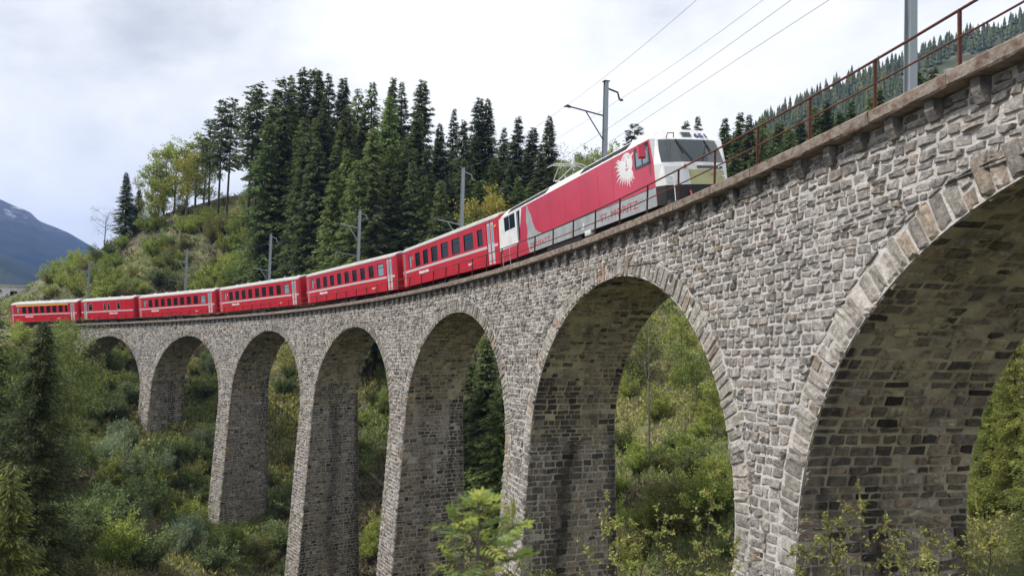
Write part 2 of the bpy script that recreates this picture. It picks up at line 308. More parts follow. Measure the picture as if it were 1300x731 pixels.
for i in range(7):
    t=np.linspace(0,PI,49); s,z=ringz(i,t); top=zdeck(s)-DT
    for g,fn,fl in ((fr_,offf,False),(bk,offb,True)):
        kk=np.linspace(0,1,6)[None,:]; S=np.repeat(s[:,None],6,1); Z=z[:,None]+(top-z)[:,None]*kk
        g.grid(P3(S,fn(S,Z),Z),fl)
    for sgn,k in ((-1,i-1),(1,i)):   # jambs
        zz=np.linspace(ZS[i],PZ[k],60); nu=25; ss=SCN[i]+sgn*(RA-BS*(ZS[i]-zz)); wf=np.linspace(0,1,nu)[None,:]
        O=offf(ss,zz)[:,None]*(1-wf)+offb(ss,zz)[:,None]*wf; P=P3(np.repeat(ss[:,None],nu,1),O,np.repeat(zz[:,None],nu,1))
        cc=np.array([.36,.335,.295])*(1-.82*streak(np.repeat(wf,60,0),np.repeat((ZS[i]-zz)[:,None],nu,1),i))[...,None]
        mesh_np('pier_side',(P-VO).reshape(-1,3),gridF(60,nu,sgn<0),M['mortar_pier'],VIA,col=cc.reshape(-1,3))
    wf=np.linspace(0,1,5)[None,:]; O=offf(s,z)[:,None]*(1-wf)+offb(s,z)[:,None]*wf
    it.grid(P3(np.repeat(s[:,None],5,1),O,np.repeat(z[:,None],5,1)))
for k in range(-1,7):
    a=SCN[k]+RA if k>=0 else S0; b=SCN[k+1]-RA if k<6 else S1
    za=ZS[k] if k>=0 else ZS[0]+.5; zb=ZS[k+1] if k<6 else ZS[6]-.4
    for g,fn,fl in ((fr_,offf,False),(bk,offb,True)):
        w=np.linspace(0,1,5)[:,None]; S=a+(b-a)*w; S=np.repeat(S,6,1); zl=za+(zb-za)*w; Z=zl+((zdeck(S)-DT)-zl)*np.linspace(0,1,6)[None,:]
        g.grid(P3(S,fn(S,Z),Z),fl)
        kk=np.linspace(0,1,14)[None,:]; Z=zl+(PZ[k]-zl)*kk; d=zl-Z
        aa=(a-BS*d*0) if k<0 else a-BS*d; bb=b+BS*d if k<6 else b
        S=aa*(1-w)+bb*w; g.grid(P3(S,fn(S,Z),Z),not fl)
core=fr_.build('masonry_core',M['mortar'],VIA,off=VO); core2=bk.build('masonry_back',M['mortar'],VIA,off=VO); core3=it.build('vault_lining',M['mortar_in'],VIA,off=VO)
# ---- stones: every stone is a small irregular pillow block standing proud of the mortar
TA=np.array([0,.1,.5,.9,1.]); TB=np.array([0,.14,.86,1.])
_I=np.arange(20).reshape(5,4); TF=np.stack([_I[:-1,:-1],_I[1:,:-1],_I[1:,1:],_I[:-1,1:]],-1).reshape(-1,4)
def stone_blocks(Q,fn,proud,flip=False,jit=.02):
    """Q (N,4,2) corners; fn(u,v,h) -> xyz"""
    N=len(Q); Q=Q+rng.uniform(-jit,jit,Q.shape)
    A=TA[None,:,None,None]; B=TB[None,None,:,None]
    A=np.clip(A+rng.uniform(-.06,.06,(N,5,4,1))*((TA>0)&(TA<1))[None,:,None,None],0,1); B=np.clip(B+rng.uniform(-.05,.05,(N,5,4,1))*((TB>0)&(TB<1))[None,None,:,None],0,1)
    q=Q[:,:,None,None,:]
    P=q[:,0]*(1-A)*(1-B)+q[:,1]*A*(1-B)+q[:,2]*A*B+q[:,3]*(1-A)*B
    # wobble the outline
    P=P+rng.uniform(-.017,.017,P.shape)
    inn=(((TA>0)&(TA<1))[:,None]&((TB>0)&(TB<1))[None,:])[None]
    h=np.where(inn,proud[:,None,None]*rng.uniform(.35,1.35,(N,5,4)),-.03)
    X=fn(P[...,0],P[...,1],h)     # N,5,4,3
    F=TF[:,::-1] if flip else TF
    return X.reshape(N,20,3),F
def lime(C,Q,zrel):
    sx=Q[:,:,0].mean(1); n=.5+.5*np.sin(sx*.55+1.3*np.sin(zrel*.7))*np.cos(zrel*.45+sx*.21); a=np.clip((34-sx)/34,0,1)*np.clip(.25+.75*n+rng.normal(0,.22,len(Q)),0,1)*.62
    return C*(1-a)[:,None]+np.array([.40,.372,.352])*a[:,None]
def stone_colours(N,kind='front'):
    pal={'front':[((.315,.298,.278),.32),((.235,.222,.205),.22),((.27,.232,.195),.14),((.33,.285,.25),.08),((.40,.382,.36),.12),((.15,.145,.135),.08),((.31,.25,.18),.02),((.27,.285,.25),.01)],
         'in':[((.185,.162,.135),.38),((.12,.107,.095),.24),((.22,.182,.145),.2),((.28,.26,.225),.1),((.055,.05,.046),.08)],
         'ring':[((.32,.30,.28),.42),((.235,.222,.205),.26),((.37,.352,.33),.16),((.29,.245,.205),.11),((.34,.24,.20),.02),((.37,.30,.21),.03)]}[kind]
    c=np.array([p[0] for p in pal]); w_=np.array([p[1] for p in pal]); k=rng.choice(len(c),N,p=w_/w_.sum())
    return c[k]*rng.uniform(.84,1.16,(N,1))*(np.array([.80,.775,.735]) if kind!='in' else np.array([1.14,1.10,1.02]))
class Pool:
    def __init__(s,name,mt,cap=300): s.name=name;s.mt=mt;s.X=[];s.C=[];s.cap=cap;s.F=[]
    def add(s,XF,C): s.X.append(XF[0]); s.F.append(np.repeat(XF[1][None],len(XF[0]),0)); s.C.append(C)
    def emit(s,parent):
        X=np.concatenate(s.X);C=np.concatenate(s.C);F=np.concatenate(s.F)
        x,y,zc=proj(X); xm,ym=x.mean(1),y.mean(1)
        area=(x.max(1)-x.min(1))*(y.max(1)-y.min(1)); vis=(zc.min(1)>1)&(xm>0)&(xm<1300)&(ym>0)&(ym<731)
        near=(zc.min(1)>1)&(xm>-150)&(xm<1500)&(ym>-200)&(ym<900)
        order=np.argsort(-np.where(vis,area,-1)); pick=[j for j in order[:s.cap] if vis[j]]; rest=np.setdiff1d(np.where(near)[0],pick)
        for j in pick:
            mesh_np(s.name,X[j]-VO,F[j],s.mt,parent,col=np.repeat(C[j][None],20,0))
        n=len(rest)
        if n:
            FF=(F[rest]+(np.arange(n)*20)[:,None,None]).reshape(-1,4)
            o=mesh_np(s.name,X[rest].reshape(-1,3)-VO,FF,s.mt,parent,col=np.repeat(C[rest],20,0)); tag(o,kind='stuff')
        print(s.name,len(pick),n)
pw=Pool('facing_stone',M['stone']); pr=Pool('arch_stone',M['ring']); ps=Pool('vault_stone',M['soffit']); pj=Pool('pier_side_stone',M['jamb']); pq=Pool('quoin_stone',M['ring'])
RT=.66
def bnd(i,d,sg):    # s where depth d meets the extrados of arch i (sg -1: small-s side, +1 large-s side); None if above it
    s=SCN[i]+sg*RA
    for _ in range(8):
        q=(zdeck(s)-d-ZS[i])/(RISE+RT)
        if q>=1: return None
        s=SCN[i]+sg*(RA+RT)*math.sqrt(1-max(q,0)**2)
    return s
def walk(a0,b0,a1,b1,lo,hi):
    """split the strip between (a0,b0) at its top and (a1,b1) at its bottom into stones"""
    A=min(a0,a1); B=max(b0,b1)
    if B-A<.12: return []
    xs=[A]
    while xs[-1]<B-lo*1.3: xs.append(xs[-1]+random.uniform(lo,hi))
    if B-xs[-1]>lo*.6: xs.append(B)
    xs[-1]=B; out=[]
    for x,y in zip(xs,xs[1:]):
        q=[min(max(x,a0),b0),min(max(y,a0),b0),min(max(x,a1),b1),min(max(y,a1),b1)]
        if (q[1]-q[0])+(q[3]-q[2])>.12: out.append(tuple(q))
    return out
J=.015
Qw=[];Qq=[]
d=.25
dmaxspring=HC+RISE
while d<HC+RISE+.6:
    hgt=random.uniform(.12,.26) if d<3.5 else random.uniform(.16,.29)
    d1=d+hgt; cuts0=[];cuts1=[]
    segs=[]; a0=a1=S0
    for i in range(7):
        l0,l1=bnd(i,d,-1),bnd(i,d1,-1); r0,r1=bnd(i,d,1),bnd(i,d1,1)
        zmid=zdeck(SCN[i])-d1
        if l1 is None: continue
        if l0 is None: l0=r0=(l1+r1)/2
        segs.append((a0,l0,a1,l1)); a0,a1=r0,r1
    segs.append((a0,S1,a1,S1))
    for (x0,x1,y0,y1) in segs:
        dm=(d+d1)/2
        for (p,q,p1,q1) in walk(x0,x1,y0,y1,.17,.52):
            if (q-p)<.05 and (q1-p1)<.05: continue
            if d1-d>.22 and random.random()<.28:   # two thin ones
                h=(d+d1)/2; pm,qm=(p+p1)/2,(q+q1)/2
                Qw.append([(p+J,d+J),(q-J,d+J),(qm-J,h-J),(pm+J,h-J)]); Qw.append([(pm+J,h+J),(qm-J,h+J),(q1-J,d1-J),(p1+J,d1-J)])
            else: Qw.append([(p+J,d+J),(q-J,d+J),(q1-J,d1-J),(p1+J,d1-J)])
    d=d1
Q=np.array(Qw); dep=Q[:,:,1].mean(1)
pf=lambda u,v,h: P3(u,offf(u,zdeck(u)-v)+h,zdeck(u)-v)
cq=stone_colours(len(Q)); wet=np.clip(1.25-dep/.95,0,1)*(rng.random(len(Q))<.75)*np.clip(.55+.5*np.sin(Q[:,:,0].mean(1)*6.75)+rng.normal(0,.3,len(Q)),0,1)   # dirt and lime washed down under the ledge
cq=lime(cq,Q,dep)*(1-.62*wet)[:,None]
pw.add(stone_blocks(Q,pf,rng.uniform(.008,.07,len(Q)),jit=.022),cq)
# piers below the springing (horizontal courses)
for k in range(-1,7):
    a=SCN[k]+RA if k>=0 else S0; b=SCN[k+1]-RA if k<6 else S1; sm=(a+b)/2; zt=(ZS[k] if k>=0 else ZS[0]); zt2=(ZS[k+1] if k<6 else ZS[6]); z=(zt+zt2)/2 - .35 if 0<=k<6 else zt
    for side in (0,1):      # quoins run from each arch's own springing down
        if (side==0 and k<0) or (side==1 and k>5): continue
        zq=zt if side==0 else zt2; z_s=zq; par=side
        while zq>PZ[k]+.5:
            h_=random.uniform(.19,.33); zn=zq-h_; par^=1; ql=(.68 if par else .5)+random.uniform(-.05,.05); e0=BS*(z_s-zq); e1=BS*(z_s-zn)
            if side==0: Qq.append([(a-e0-.02,zq-J),(a-e0+ql-J,zq-J),(a-e1+ql-J,zn+J),(a-e1-.02,zn+J)])
            else: Qq.append([(b+e0-ql+J,zq-J),(b+e0+.02,zq-J),(b+e1+.02,zn+J),(b+e1-ql+J,zn+J)])
            zq=zn
    while z>PZ[k]+.5:
        hgt=random.uniform(.17,.29); z1=z-hgt; A0=a+(.46 if k>=0 else 0); B0=b-(.46 if k<6 else 0); Qp=[]
        for (p,q,p1,q1) in walk(A0,B0,A0,B0,.18,.5): Qp.append([(p+J,z-J),(q-J,z-J),(q1-J,z1+J),(p1+J,z1+J)])
        if Qp:
            Qp=np.array(Qp); pw.add(stone_blocks(Qp,lambda u,v,h:P3(u,offf(u,v)+h,v),rng.uniform(.01,.055,len(Qp))),lime(stone_colours(len(Qp)),Qp,Qp[:,:,1].mean(1)))
        z=z1
Qq=np.array(Qq); pq.add(stone_blocks(Qq,lambda u,v,h:P3(u,offf(u,v)+h,v),rng.uniform(.04,.075,len(Qq)),jit=.012),lime(stone_colours(len(Qq),'ring'),Qq,Qq[:,:,1].mean(1)))
# voussoirs
for i in range(7):
    n=80; te=np.linspace(0,PI,n+1); te[1:-1]+=rng.uniform(-.006,.006,n-1); Qv=[]
    for j in range(n):
        g=.0021; t0,t1=te[j]+g,te[j+1]-g; top=RT+random.uniform(-.08,.08)
        if random.random()<.22:
            r=random.uniform(.25,.42); Qv.append([(t0,-.015),(t1,-.015),(t1,r-J),(t0,r-J)]); Qv.append([(t0,r+J),(t1,r+J),(t1,top),(t0,top)])
        else: Qv.append([(t0,-.015),(t1,-.015),(t1,top),(t0,top)])
    Qv=np.array(Qv)
    def fv(u,v,h,i=i):
        s,z=ringz(i,u,v); return P3(s,offf(s,z)+h,z)
    Qn=Qv*np.array([7.2,1.])+rng.uniform(-1,1,Qv.shape)*np.array([.006,.008]); pr.add(stone_blocks(Qn,lambda u,v,h,fv=fv:fv(u/7.2,v,h),rng.uniform(.03,.07,len(Qv)),jit=.004),stone_colours(len(Qv),'ring')*(1.25 if i<2 else 1.05))
# vault and pier sides (the side that faces the camera: large-s side of each arch)
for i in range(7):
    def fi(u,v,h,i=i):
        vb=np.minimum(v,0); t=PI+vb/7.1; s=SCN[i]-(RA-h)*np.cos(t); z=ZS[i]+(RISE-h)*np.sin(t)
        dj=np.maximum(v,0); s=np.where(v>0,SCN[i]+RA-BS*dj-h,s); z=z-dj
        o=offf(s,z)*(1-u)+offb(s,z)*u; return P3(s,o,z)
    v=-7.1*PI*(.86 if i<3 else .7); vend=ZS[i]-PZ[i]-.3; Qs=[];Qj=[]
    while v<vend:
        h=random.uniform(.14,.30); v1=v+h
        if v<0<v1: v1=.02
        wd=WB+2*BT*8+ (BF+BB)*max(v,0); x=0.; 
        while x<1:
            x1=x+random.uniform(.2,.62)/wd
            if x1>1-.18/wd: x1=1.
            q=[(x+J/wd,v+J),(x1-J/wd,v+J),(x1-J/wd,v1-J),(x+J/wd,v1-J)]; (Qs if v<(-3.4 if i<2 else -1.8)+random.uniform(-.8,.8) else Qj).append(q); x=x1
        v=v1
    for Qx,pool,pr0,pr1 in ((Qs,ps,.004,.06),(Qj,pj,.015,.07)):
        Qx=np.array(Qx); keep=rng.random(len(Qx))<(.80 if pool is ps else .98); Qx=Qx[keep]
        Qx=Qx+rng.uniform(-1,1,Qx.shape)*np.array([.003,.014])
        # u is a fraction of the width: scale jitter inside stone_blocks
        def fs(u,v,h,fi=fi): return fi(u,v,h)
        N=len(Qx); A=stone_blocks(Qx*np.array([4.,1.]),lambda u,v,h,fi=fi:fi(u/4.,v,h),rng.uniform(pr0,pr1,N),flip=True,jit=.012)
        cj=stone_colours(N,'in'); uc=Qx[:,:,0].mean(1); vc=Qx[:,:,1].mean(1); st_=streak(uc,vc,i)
        damp_shade=st_*np.clip(rng.normal(.95,.15,N),0,1); edge=(uc<.05)|(uc>.95); cj=cj*(1-.82*damp_shade)[:,None]*np.where(edge,.8,1)[:,None]; pool.add(A,cj)
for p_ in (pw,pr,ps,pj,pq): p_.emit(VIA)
# ---- corbels, coping slabs, deck
def seg_box(mb,s0,s1,o0,o1,za0,za1,n=1,rel=True,m=0):
    """curved bar between s0,s1, offsets o0,o1, heights za0,za1 above zdeck"""
    for k in range(n):
        a=s0+(s1-s0)*k/n; b=s0+(s1-s0)*(k+1)/n; V=[]
        for s in (a,b):
            for o in (o0,o1):
                for z in (za0,za1): V.append(P3(s,o,zdeck(s)+z)-VO)
        F=[[0,1,3,2],[4,6,7,5],[0,4,5,1],[2,3,7,6]]
        if k==0: F=F+[[0,2,6,4][::-1]] if False else F
        F+= [[0,2,6,4],[1,5,7,3]]
        mb.add(V,F,m)
s=S0; k=0
while s<S1:   # coping slabs
    s1=min(s+1.95+random.uniform(-.1,.1),S1); n=5; V=[];
    sec=[(1.45,.0),(1.98,.0),(2.01,-.03),(2.0,-.21),(1.97,-.235),(1.45,-.24)]
    sec=[(a+random.uniform(-.008,.008),b+random.uniform(-.006,.006)) for a,b in sec]
    for j in range(n+1):
        q=s+.006+(s1-s-.012)*j/n
        for a,b in sec:
            e=.012 if a>1.5 else 0; V.append(P3(q,a+random.uniform(-e,e),zdeck(q)+b+random.uniform(-e,e)*.7)-VO)
    mN=len(sec); F=[[j*mN+c,j*mN+(c+1)%mN,(j+1)*mN+(c+1)%mN,(j+1)*mN+c] for j in range(n) for c in range(mN)]+[list(range(mN))[::-1],[n*mN+c for c in range(mN)]]
    mesh_np('coping_slab',np.array(V),F,M['concrete'],VIA); s=s1
s=S0
while s<S1:
    s1=min(s+4,S1); mb=MB(); seg_box(mb,s+.005,s1-.005,-2.0,-1.45,-.24,0,2); mb.build('coping_slab',M['concrete'],VIA); s=s1
s=-8.; nc=0
while s<S1-.3 and nc<290:   # corbels under the coping
    w_=random.uniform(.085,.12); mb=MB(); hh=random.uniform(.30,.42); wall=float(offf(s,zdeck(s)-.45))
    V=[]
    for a in (s-w_,s+w_):
        for o,z in ((wall-.1,-.243),(wall+.20,-.243),(wall+.19,-.243-hh*.5),(wall+.10,-.243-hh*.95),(wall-.1,-.243-hh)): V.append(P3(a,o+random.uniform(-.01,.01),zdeck(a)+z)-VO)
    F=[[0,1,2,3,4],[9,8,7,6,5]]+[[c,c+5,(c+1)%5+5,(c+1)%5] for c in range(5)]
    mesh_np('corbel',np.array(V),F,M['corbel'],VIA); s+=.93+random.uniform(-.06,.06); nc+=1
mb=MB(); seg_box(mb,S0,S1,-1.46,1.46,-.9,-.43,60); mb.build('deck_slab',M['concrete'],VIA)
# ---- track
TR=empty('railway_track',P3(0,0,-.3),'single metre-gauge railway track on ballast along the viaduct top','track')
TO=np.array(TR.location)
SB=150.
def ribbon(sec,s0,s1,n,name,mt,par,org,closed=True):
    V=[];mN=len(sec)
    for j in range(n+1):
        q=s0+(s1-s0)*j/n
        for a,b in sec: V.append(P3(q,a,zdeck(q)+b)-org)
    F=[[j*mN+c,j*mN+(c+1)%mN,(j+1)*mN+(c+1)%mN,(j+1)*mN+c] for j in range(n) for c in range(mN)]
    return mesh_np(name,np.array(V),F,mt,par)
def ballast():
    ss=np.linspace(S0,SB,700); oo=np.linspace(-1.44,1.44,16); S,O=np.meshgrid(ss,oo,indexing='ij'); Z=zdeck(S)-.30+rng.uniform(-.035,.035,S.shape)-.10*np.clip(np.abs(O)-1.0,0,1)
    tag(mesh_np('ballast_bed',(P3(S,O,Z)-TO).reshape(-1,3),gridF(*S.shape),M['ballast'],TR),kind='stuff')
ballast()
for o in (-.5,.5): ribbon([(o-.035,-.32),(o+.035,-.32),(o+.035,-.17-.04+ (o>0)*-.0),(o-.035,-.21)],S0,SB,200,'rail',M['steel'],TR,TO)
sleep=MB()
for j in range(int((SB-S0)/.7)):
    s_=S0+.7*j; a=P3(s_,-.9,zdeck(s_)-.30)-TO; b_=P3(s_,.9,zdeck(s_)-.30)-TO; ax=(b_-a)/2; t_=np.array(P3(s_+.1,0,0)-P3(s_,0,0)); sleep.obox((a+b_)/2,ax,t_,(0,0,.05))
tag(sleep.build('sleeper',M['dark'],TR),kind='stuff')
# ---- railings
def railing(off,label,post_from,post_to,cap):
    r0=empty('steel_railing',P3(20,off,zdeck(20)),label,'railing'); O=np.array(r0.location)
    for z,rad,nm in ((.87,.024,'top_rail'),(.45,.017,'middle_rail')):
        pts=[P3(s,off,zdeck(s)+z)-O for s in np.linspace(post_from-1,post_to,90)]; mb=MB(); mb.tube(pts,rad,6); mb.build(nm,M['rust'],r0)
    s=3.42-1.965*int((3.42-post_from)/1.965); n=0; base=None
    while s<post_to and n<cap:
        if base is None:
            mb=MB(); mb.box(-.027,.027,-.006,.006,-.05,.88); mb.box(-.027,-.021,-.03,.03,-.05,.88); mb.box(-.06,.06,-.05,.05,-.004,.012); base=mb.build('post',M['rust'],r0); o=base
        else:
            o=base.copy(); COL.objects.link(o); o.parent=r0
        o.location=Vector([float(q) for q in (P3(s,off,zdeck(s))-O)]); o.rotation_euler=(random.uniform(-.012,.012),random.uniform(-.012,.012),s/R+PI/2+(0 if off>0 else PI)); s+=1.965; n+=1
railing(1.93,'rusty brown steel railing with two rails along the near edge of the viaduct',-14,118.5,90)
railing(-1.93,'rusty brown steel railing along the far edge of the viaduct behind the train',-14,118.5,90)
# ---------------------------------------------------------------- train
def frame_of(root,sr,sf,cant=5.0):
    q=(sr-sf)*.2; A=P3(sr-q,0,zdeck(sr-q)-.35); B=P3(sf+q,0,zdeck(sf+q)-.35); C_=(A+B)/2; X=(B-A)/np.linalg.norm(B-A)
    Y=np.cross([0,0,1.],X); Y/=np.linalg.norm(Y); Z=np.cross(X,Y); a=math.radians(cant)
    Yc=-Y; Y2=Yc*math.cos(a)-Z*math.sin(a); Z2=Z*math.cos(a)+Yc*math.sin(a); Yl=-Y2
    root.matrix_world=Matrix(((X[0],Yl[0],Z2[0],C_[0]),(X[1],Yl[1],Z2[1],C_[1]),(X[2],Yl[2],Z2[2],C_[2]),(0,0,0,1)))
def text(s,size,x,y,z,mt,parent,name='lettering',axis='side',sx=1.,ext=.0,bold=.0):
    c=bpy.data.curves.new('t','FONT'); c.body=s; c.size=size; c.extrude=.002; c.offset=bold; c.resolution_u=3
    o=bpy.data.objects.new('t',c); COL.objects.link(o); bpy.context.view_layer.update()
    me=bpy.data.meshes.new_from_object(o); bpy.data.objects.remove(o); me.materials.clear(); me.materials.append(mt)
    o=bpy.data.objects.new(name,me); COL.objects.link(o); o.parent=parent; o.location=(x,y,z); o.scale=(sx,1,1)
    o.rotation_euler=(PI/2,0,0) if axis=='side' else axis
    return o
def panel(mb,x0,x1,z0,z1,holes,y,depth,m=0,mr=0):
    """wall at y with rectangular openings (hx0,hx1,hz0,hz1), reveals going in by depth (signed)"""
    xs=sorted({x0,x1,*[h[0] for h in holes],*[h[1] for h in holes]}); zs=sorted({z0,z1,*[h[2] for h in holes],*[h[3] for h in holes]})
    for a,b in zip(xs,xs[1:]):
        for c,d in zip(zs,zs[1:]):
            cx,cz=(a+b)/2,(c+d)/2
            if any(h[0]<cx<h[1] and h[2]<cz<h[3] for h in holes): continue
            F=[[0,1,2,3]] if y<0 else [[3,2,1,0]]
            mb.add([(a,y,c),(b,y,c),(b,y,d),(a,y,d)],F,m)
    for h in holes:
        a,b,c,d=h; y2=y+depth
        for p,q in (((a,c),(b,c)),((b,c),(b,d)),((b,d),(a,d)),((a,d),(a,c))): mb.add([(p[0],y,p[1]),(q[0],y,q[1]),(q[0],y2,q[1]),(p[0],y2,p[1])],[[0,1,2,3]],mr)
def bogie(parent,x,wb=.9,wr=.34):
    mb=MB()
    for sy in (-1,1):
        mb.box(x-wb-.25,x+wb+.25,sy*.82-.06,sy*.82+.06,.38,.55); mb.box(x-.3,x+.3,sy*.86-.08,sy*.86+.08,.22,.6)
        for dx in (-wb,wb): mb.box(x+dx-.13,x+dx+.13,sy*.9-.05,sy*.9+.05,.2,.5)
    mb.box(x-.25,x+.25,-.8,.8,.4,.6); b=mb.build('bogie',M['dark'],parent)
    for dx in (-wb,wb):
        mb=MB()
        for sy in (-1,1):
            mb.disc((x+dx,sy*.52,wr),(0,1,0),wr,.11,18); mb.disc((x+dx,sy*.46,wr),(0,1,0),wr+.03,.03,18)
        mb.tube([(x+dx,-.5,wr),(x+dx,.5,wr)],.07,8); mb.build('wheelset',M['steel'],b)
def coach(name,sr,sf,label,big,first=False,mail=False,wc=True,blue=True,small_last=False,nums=('1','2')):
    Lc=sr-sf; h=Lc/2-.12; root=empty(name,(0,0,0),label,'railway coach','red coaches of the train'); frame_of(root,sr,sf)
    z0,zt=.93,3.21; hw=1.33; zw0,zw1=2.03,2.90
    holes=[];glass=[]
    xd=h-1.35
    if mail:
        wins=[(-h+1.6,-h+2.5),(-.55,-.05),(.25,.75),(h-3.2,h-2.55)]; 
        for a,b in wins: holes.append((a,b,zw0,zw1-.05)); glass.append('glass')
    else:
        a0=-h+(2.45 if wc else 1.3); a1=xd-.35; n=len(big); tot=sum(big); gap=(a1-a0-tot)/(n-1); x=a0
        if wc: holes.append((-h+1.25,-h+1.72,zw0+.05,zw1)); glass.append('glass_blue')
        for j,wd in enumerate(big):
            holes.append((x,x+wd,zw0,zw1)); glass.append('glass_blue' if (blue and j==n-1) else 'glass'); x+=wd+gap
    dh=[(xd+.1,xd+.95,z0+.05,zt-.12)]+([] if mail else [(-h+.12,-h+.55,z0+.05,zt-.12)])
    if mail: dh=[(-h+.5,-h+1.2,z0+.05,zt-.12)]
    body=MB()
    for y,dp in ((-hw,.05),(hw,-.05)): panel(body,-h,h,z0,zt,holes+dh,y,dp)
    e=.16   # chamfered ends
    for sx in (-1,1):
        x=sx*h; xe=sx*(h+.12)
        body.add([(x,-hw,z0),(xe,-hw+e,z0),(xe,-hw+e,zt+.1),(x,-hw,zt)],[[0,1,2,3]],1); body.add([(x,hw,z0),(xe,hw-e,z0),(xe,hw-e,zt+.1),(x,hw,zt)],[[3,2,1,0]],1)
        body.add([(xe,-hw+e,z0),(xe,hw-e,z0),(xe,hw-e,zt+.1),(xe,0,3.53),(xe,-hw+e,zt+.1)],[[0,1,2,3,4]],1)
    body.add([(-h,-hw,z0),(h,-hw,z0),(h,hw,z0),(-h,hw,z0)],[[0,1,2,3]])
    body.build('body',[M['red'],M['red_end']],root)
    # roof
    rf=MB(); ang=np.linspace(0,PI,13); sec=[(-math.cos(a)*(hw+.02),zt-.02+.40*math.sin(a)**.75 if 0<a<PI else zt-.02) for a in ang]; V=[];xs=[-h-.05,-h+.25,h-.25,h+.05]
    for k,x in enumerate(xs):
        f=.93 if k in (0,3) else 1
        V+=[(x,a*f,zt-.02+(b-zt+.02)*(f if f==1 else .86)) for a,b in sec]
    n=len(sec); F=[[k*n+i,(k+1)*n+i,(k+1)*n+i+1,k*n+i+1] for k in range(3) for i in range(n-1)]+[[i for i in range(n)][::-1],[3*n+i for i in range(n)]]
    mesh_np('roof',np.array(V),F,M['roof'],root,smooth=False)
    g=MB(); g.box(-h,h,-hw-.012,-hw-.004,zt-.02,zt+.015); g.build('roof_gutter',M['silver'],root)
    for x in np.arange(-h+1.5,h-1,2.6):
        v=MB(); v.tube([(x,0,3.56),(x,0,3.68)],[.16,.12],8); v.build('roof_vent',M['stripe'],root)
    for y in (-hw,hw):
        sy=-1 if y<0 else 1
        for (a,b,c,d),gm in zip(holes,glass):
            mb=MB(); yy=y-sy*.035; mb.box(a,b,min(yy,yy-sy*.015),max(yy,yy-sy*.015),c,d); p=mb.build('window',M[gm],root)
            if y<0:
                mb=MB(); t=.03
                for q in ((a,b,c,c+t),(a,b,d-t,d),(a,a+t,c+t,d-t),(b-t,b,c+t,d-t)): mb.box(q[0],q[1],y+.004,y+.03,q[2],q[3])
                if mail or (b-a)>.6: mb.box(a+t,b-t,y+.01,y+.03,c+(d-c)*.68,c+(d-c)*.70)
                mb.build('window_frame',M['black'] if not mail else M['silver'],p)
        for a,b,c,d in dh:
            mb=MB(); mid=(a+b)/2; yy=y-sy*.03
            for u0,u1 in ((a,mid-.01),(mid+.01,b)):
                mb.box(u0+.06,u1-.06,min(yy,yy-sy*.02),max(yy,yy-sy*.02),c,d,0); mb.box(u0,u0+.06,min(yy,yy-sy*.02),max(yy,yy-sy*.02),c,d,2); mb.box(u1-.06,u1,min(yy,yy-sy*.02),max(yy,yy-sy*.02),c,d,2)
                w_=(u1-u0); mb.box(u0+w_*.25,u1-w_*.25,min(yy+sy*.004,yy),max(yy+sy*.004,yy),c+1.05,d-.15,1)
            mb.build('door',[M['silver'],M['glass_blue'],M['red_end']],root)
        def clear(x0,x1):   # the grey stripe runs between the doors
            segs=[(x0,x1)]
            for a,b,_,_ in dh: segs=[q for s_ in segs for q in ((s_[0],min(s_[1],a)),(max(s_[0],b),s_[1])) if q[1]-q[0]>.02]
            return segs
        for a,b in clear(-h,h):
            mb=MB(); mb.box(a,b,min(y,y+sy*.004),max(y,y+sy*.004),1.80,1.94); mb.build('waist_stripe',M['stripe'],root)
        if first: mb=MB(); mb.box(-h+1.2,h-1.6,min(y,y+sy*.004),max(y,y+sy*.004),2.97,3.09); mb.build('first_class_stripe',M['yellow'],root)
    if not mail:
        text(nums[0],.34,-h+1.95,-hw-.004,2.52,M['whitetext'],root,'class_number'); text(nums[1],.34,xd-.30,-hw-.004,2.52,M['whitetext'],root,'class_number') if False else None
        text('Rhätische Bahn',.25,-h+3.0,-hw-.004,1.53,M['whitetext'],root,sx=1.1,bold=.008); text('B 2317',.13,xd-2.0,-hw-.004,1.25,M['whitetext'],root) if False else None
        mb=MB(); mb.box(xd-2.4,xd-1.7,-hw-.004,-hw,1.28,1.31); mb.box(xd-2.4,xd-2.0,-hw-.004,-hw,1.22,1.25); mb.build('inscription_line',M['whitetext'],root)
    else: text('Rhätische Bahn',.25,.6,-hw-.004,1.53,M['whitetext'],root,sx=1.1,bold=.008)
    mb=MB()
    for sx in (-1,1): mb.box(sx*(h+.12) if sx>0 else -h-.42,h+.42 if sx>0 else -h-.12,-.5,.5,.95,2.95)
    mb.build('gangway_bellows',M['black'],root)
    mb=MB(); mb.box(-1.6,-.3,-1.15,-.5,.35,.78); mb.box(.2,1.5,-1.2,-.6,.42,.78); mb.box(-.4,.1,-1.0,.9,.5,.78); mb.box(-h+.2,h-.2,-.9,.9,.66,.79); mb.build('underframe_boxes',M['black'],root)
    for sx in (-1,1): bogie(root,sx*Lc*.32)
    return root,h,xd
W9=[.80]*8+[.80]
c1,h1,xd1=coach('railway_coach',45.3,30.75,'red coach with white roof directly behind the locomotive',[.86,.86,1.05,1.1,1.15,1.25,.66],blue=False)
mb=MB(); mb.tube([(h1-.12,-1.33,2.78),(h1-.12,-1.40,2.78)],[.08,.06],10); mb.build('marker_lamp',mat('orange_lens',(.9,.25,.02),.3),c1)
coach('railway_coach',63.95,46.8,'second red coach behind the locomotive, above the third tall arch from the right',[.82]*8+[.95],nums=('1','2'))
coach('railway_coach',82.5,65.55,'third red coach behind the locomotive, in the middle of the train',[.85]*8+[.9],nums=('2','2'))
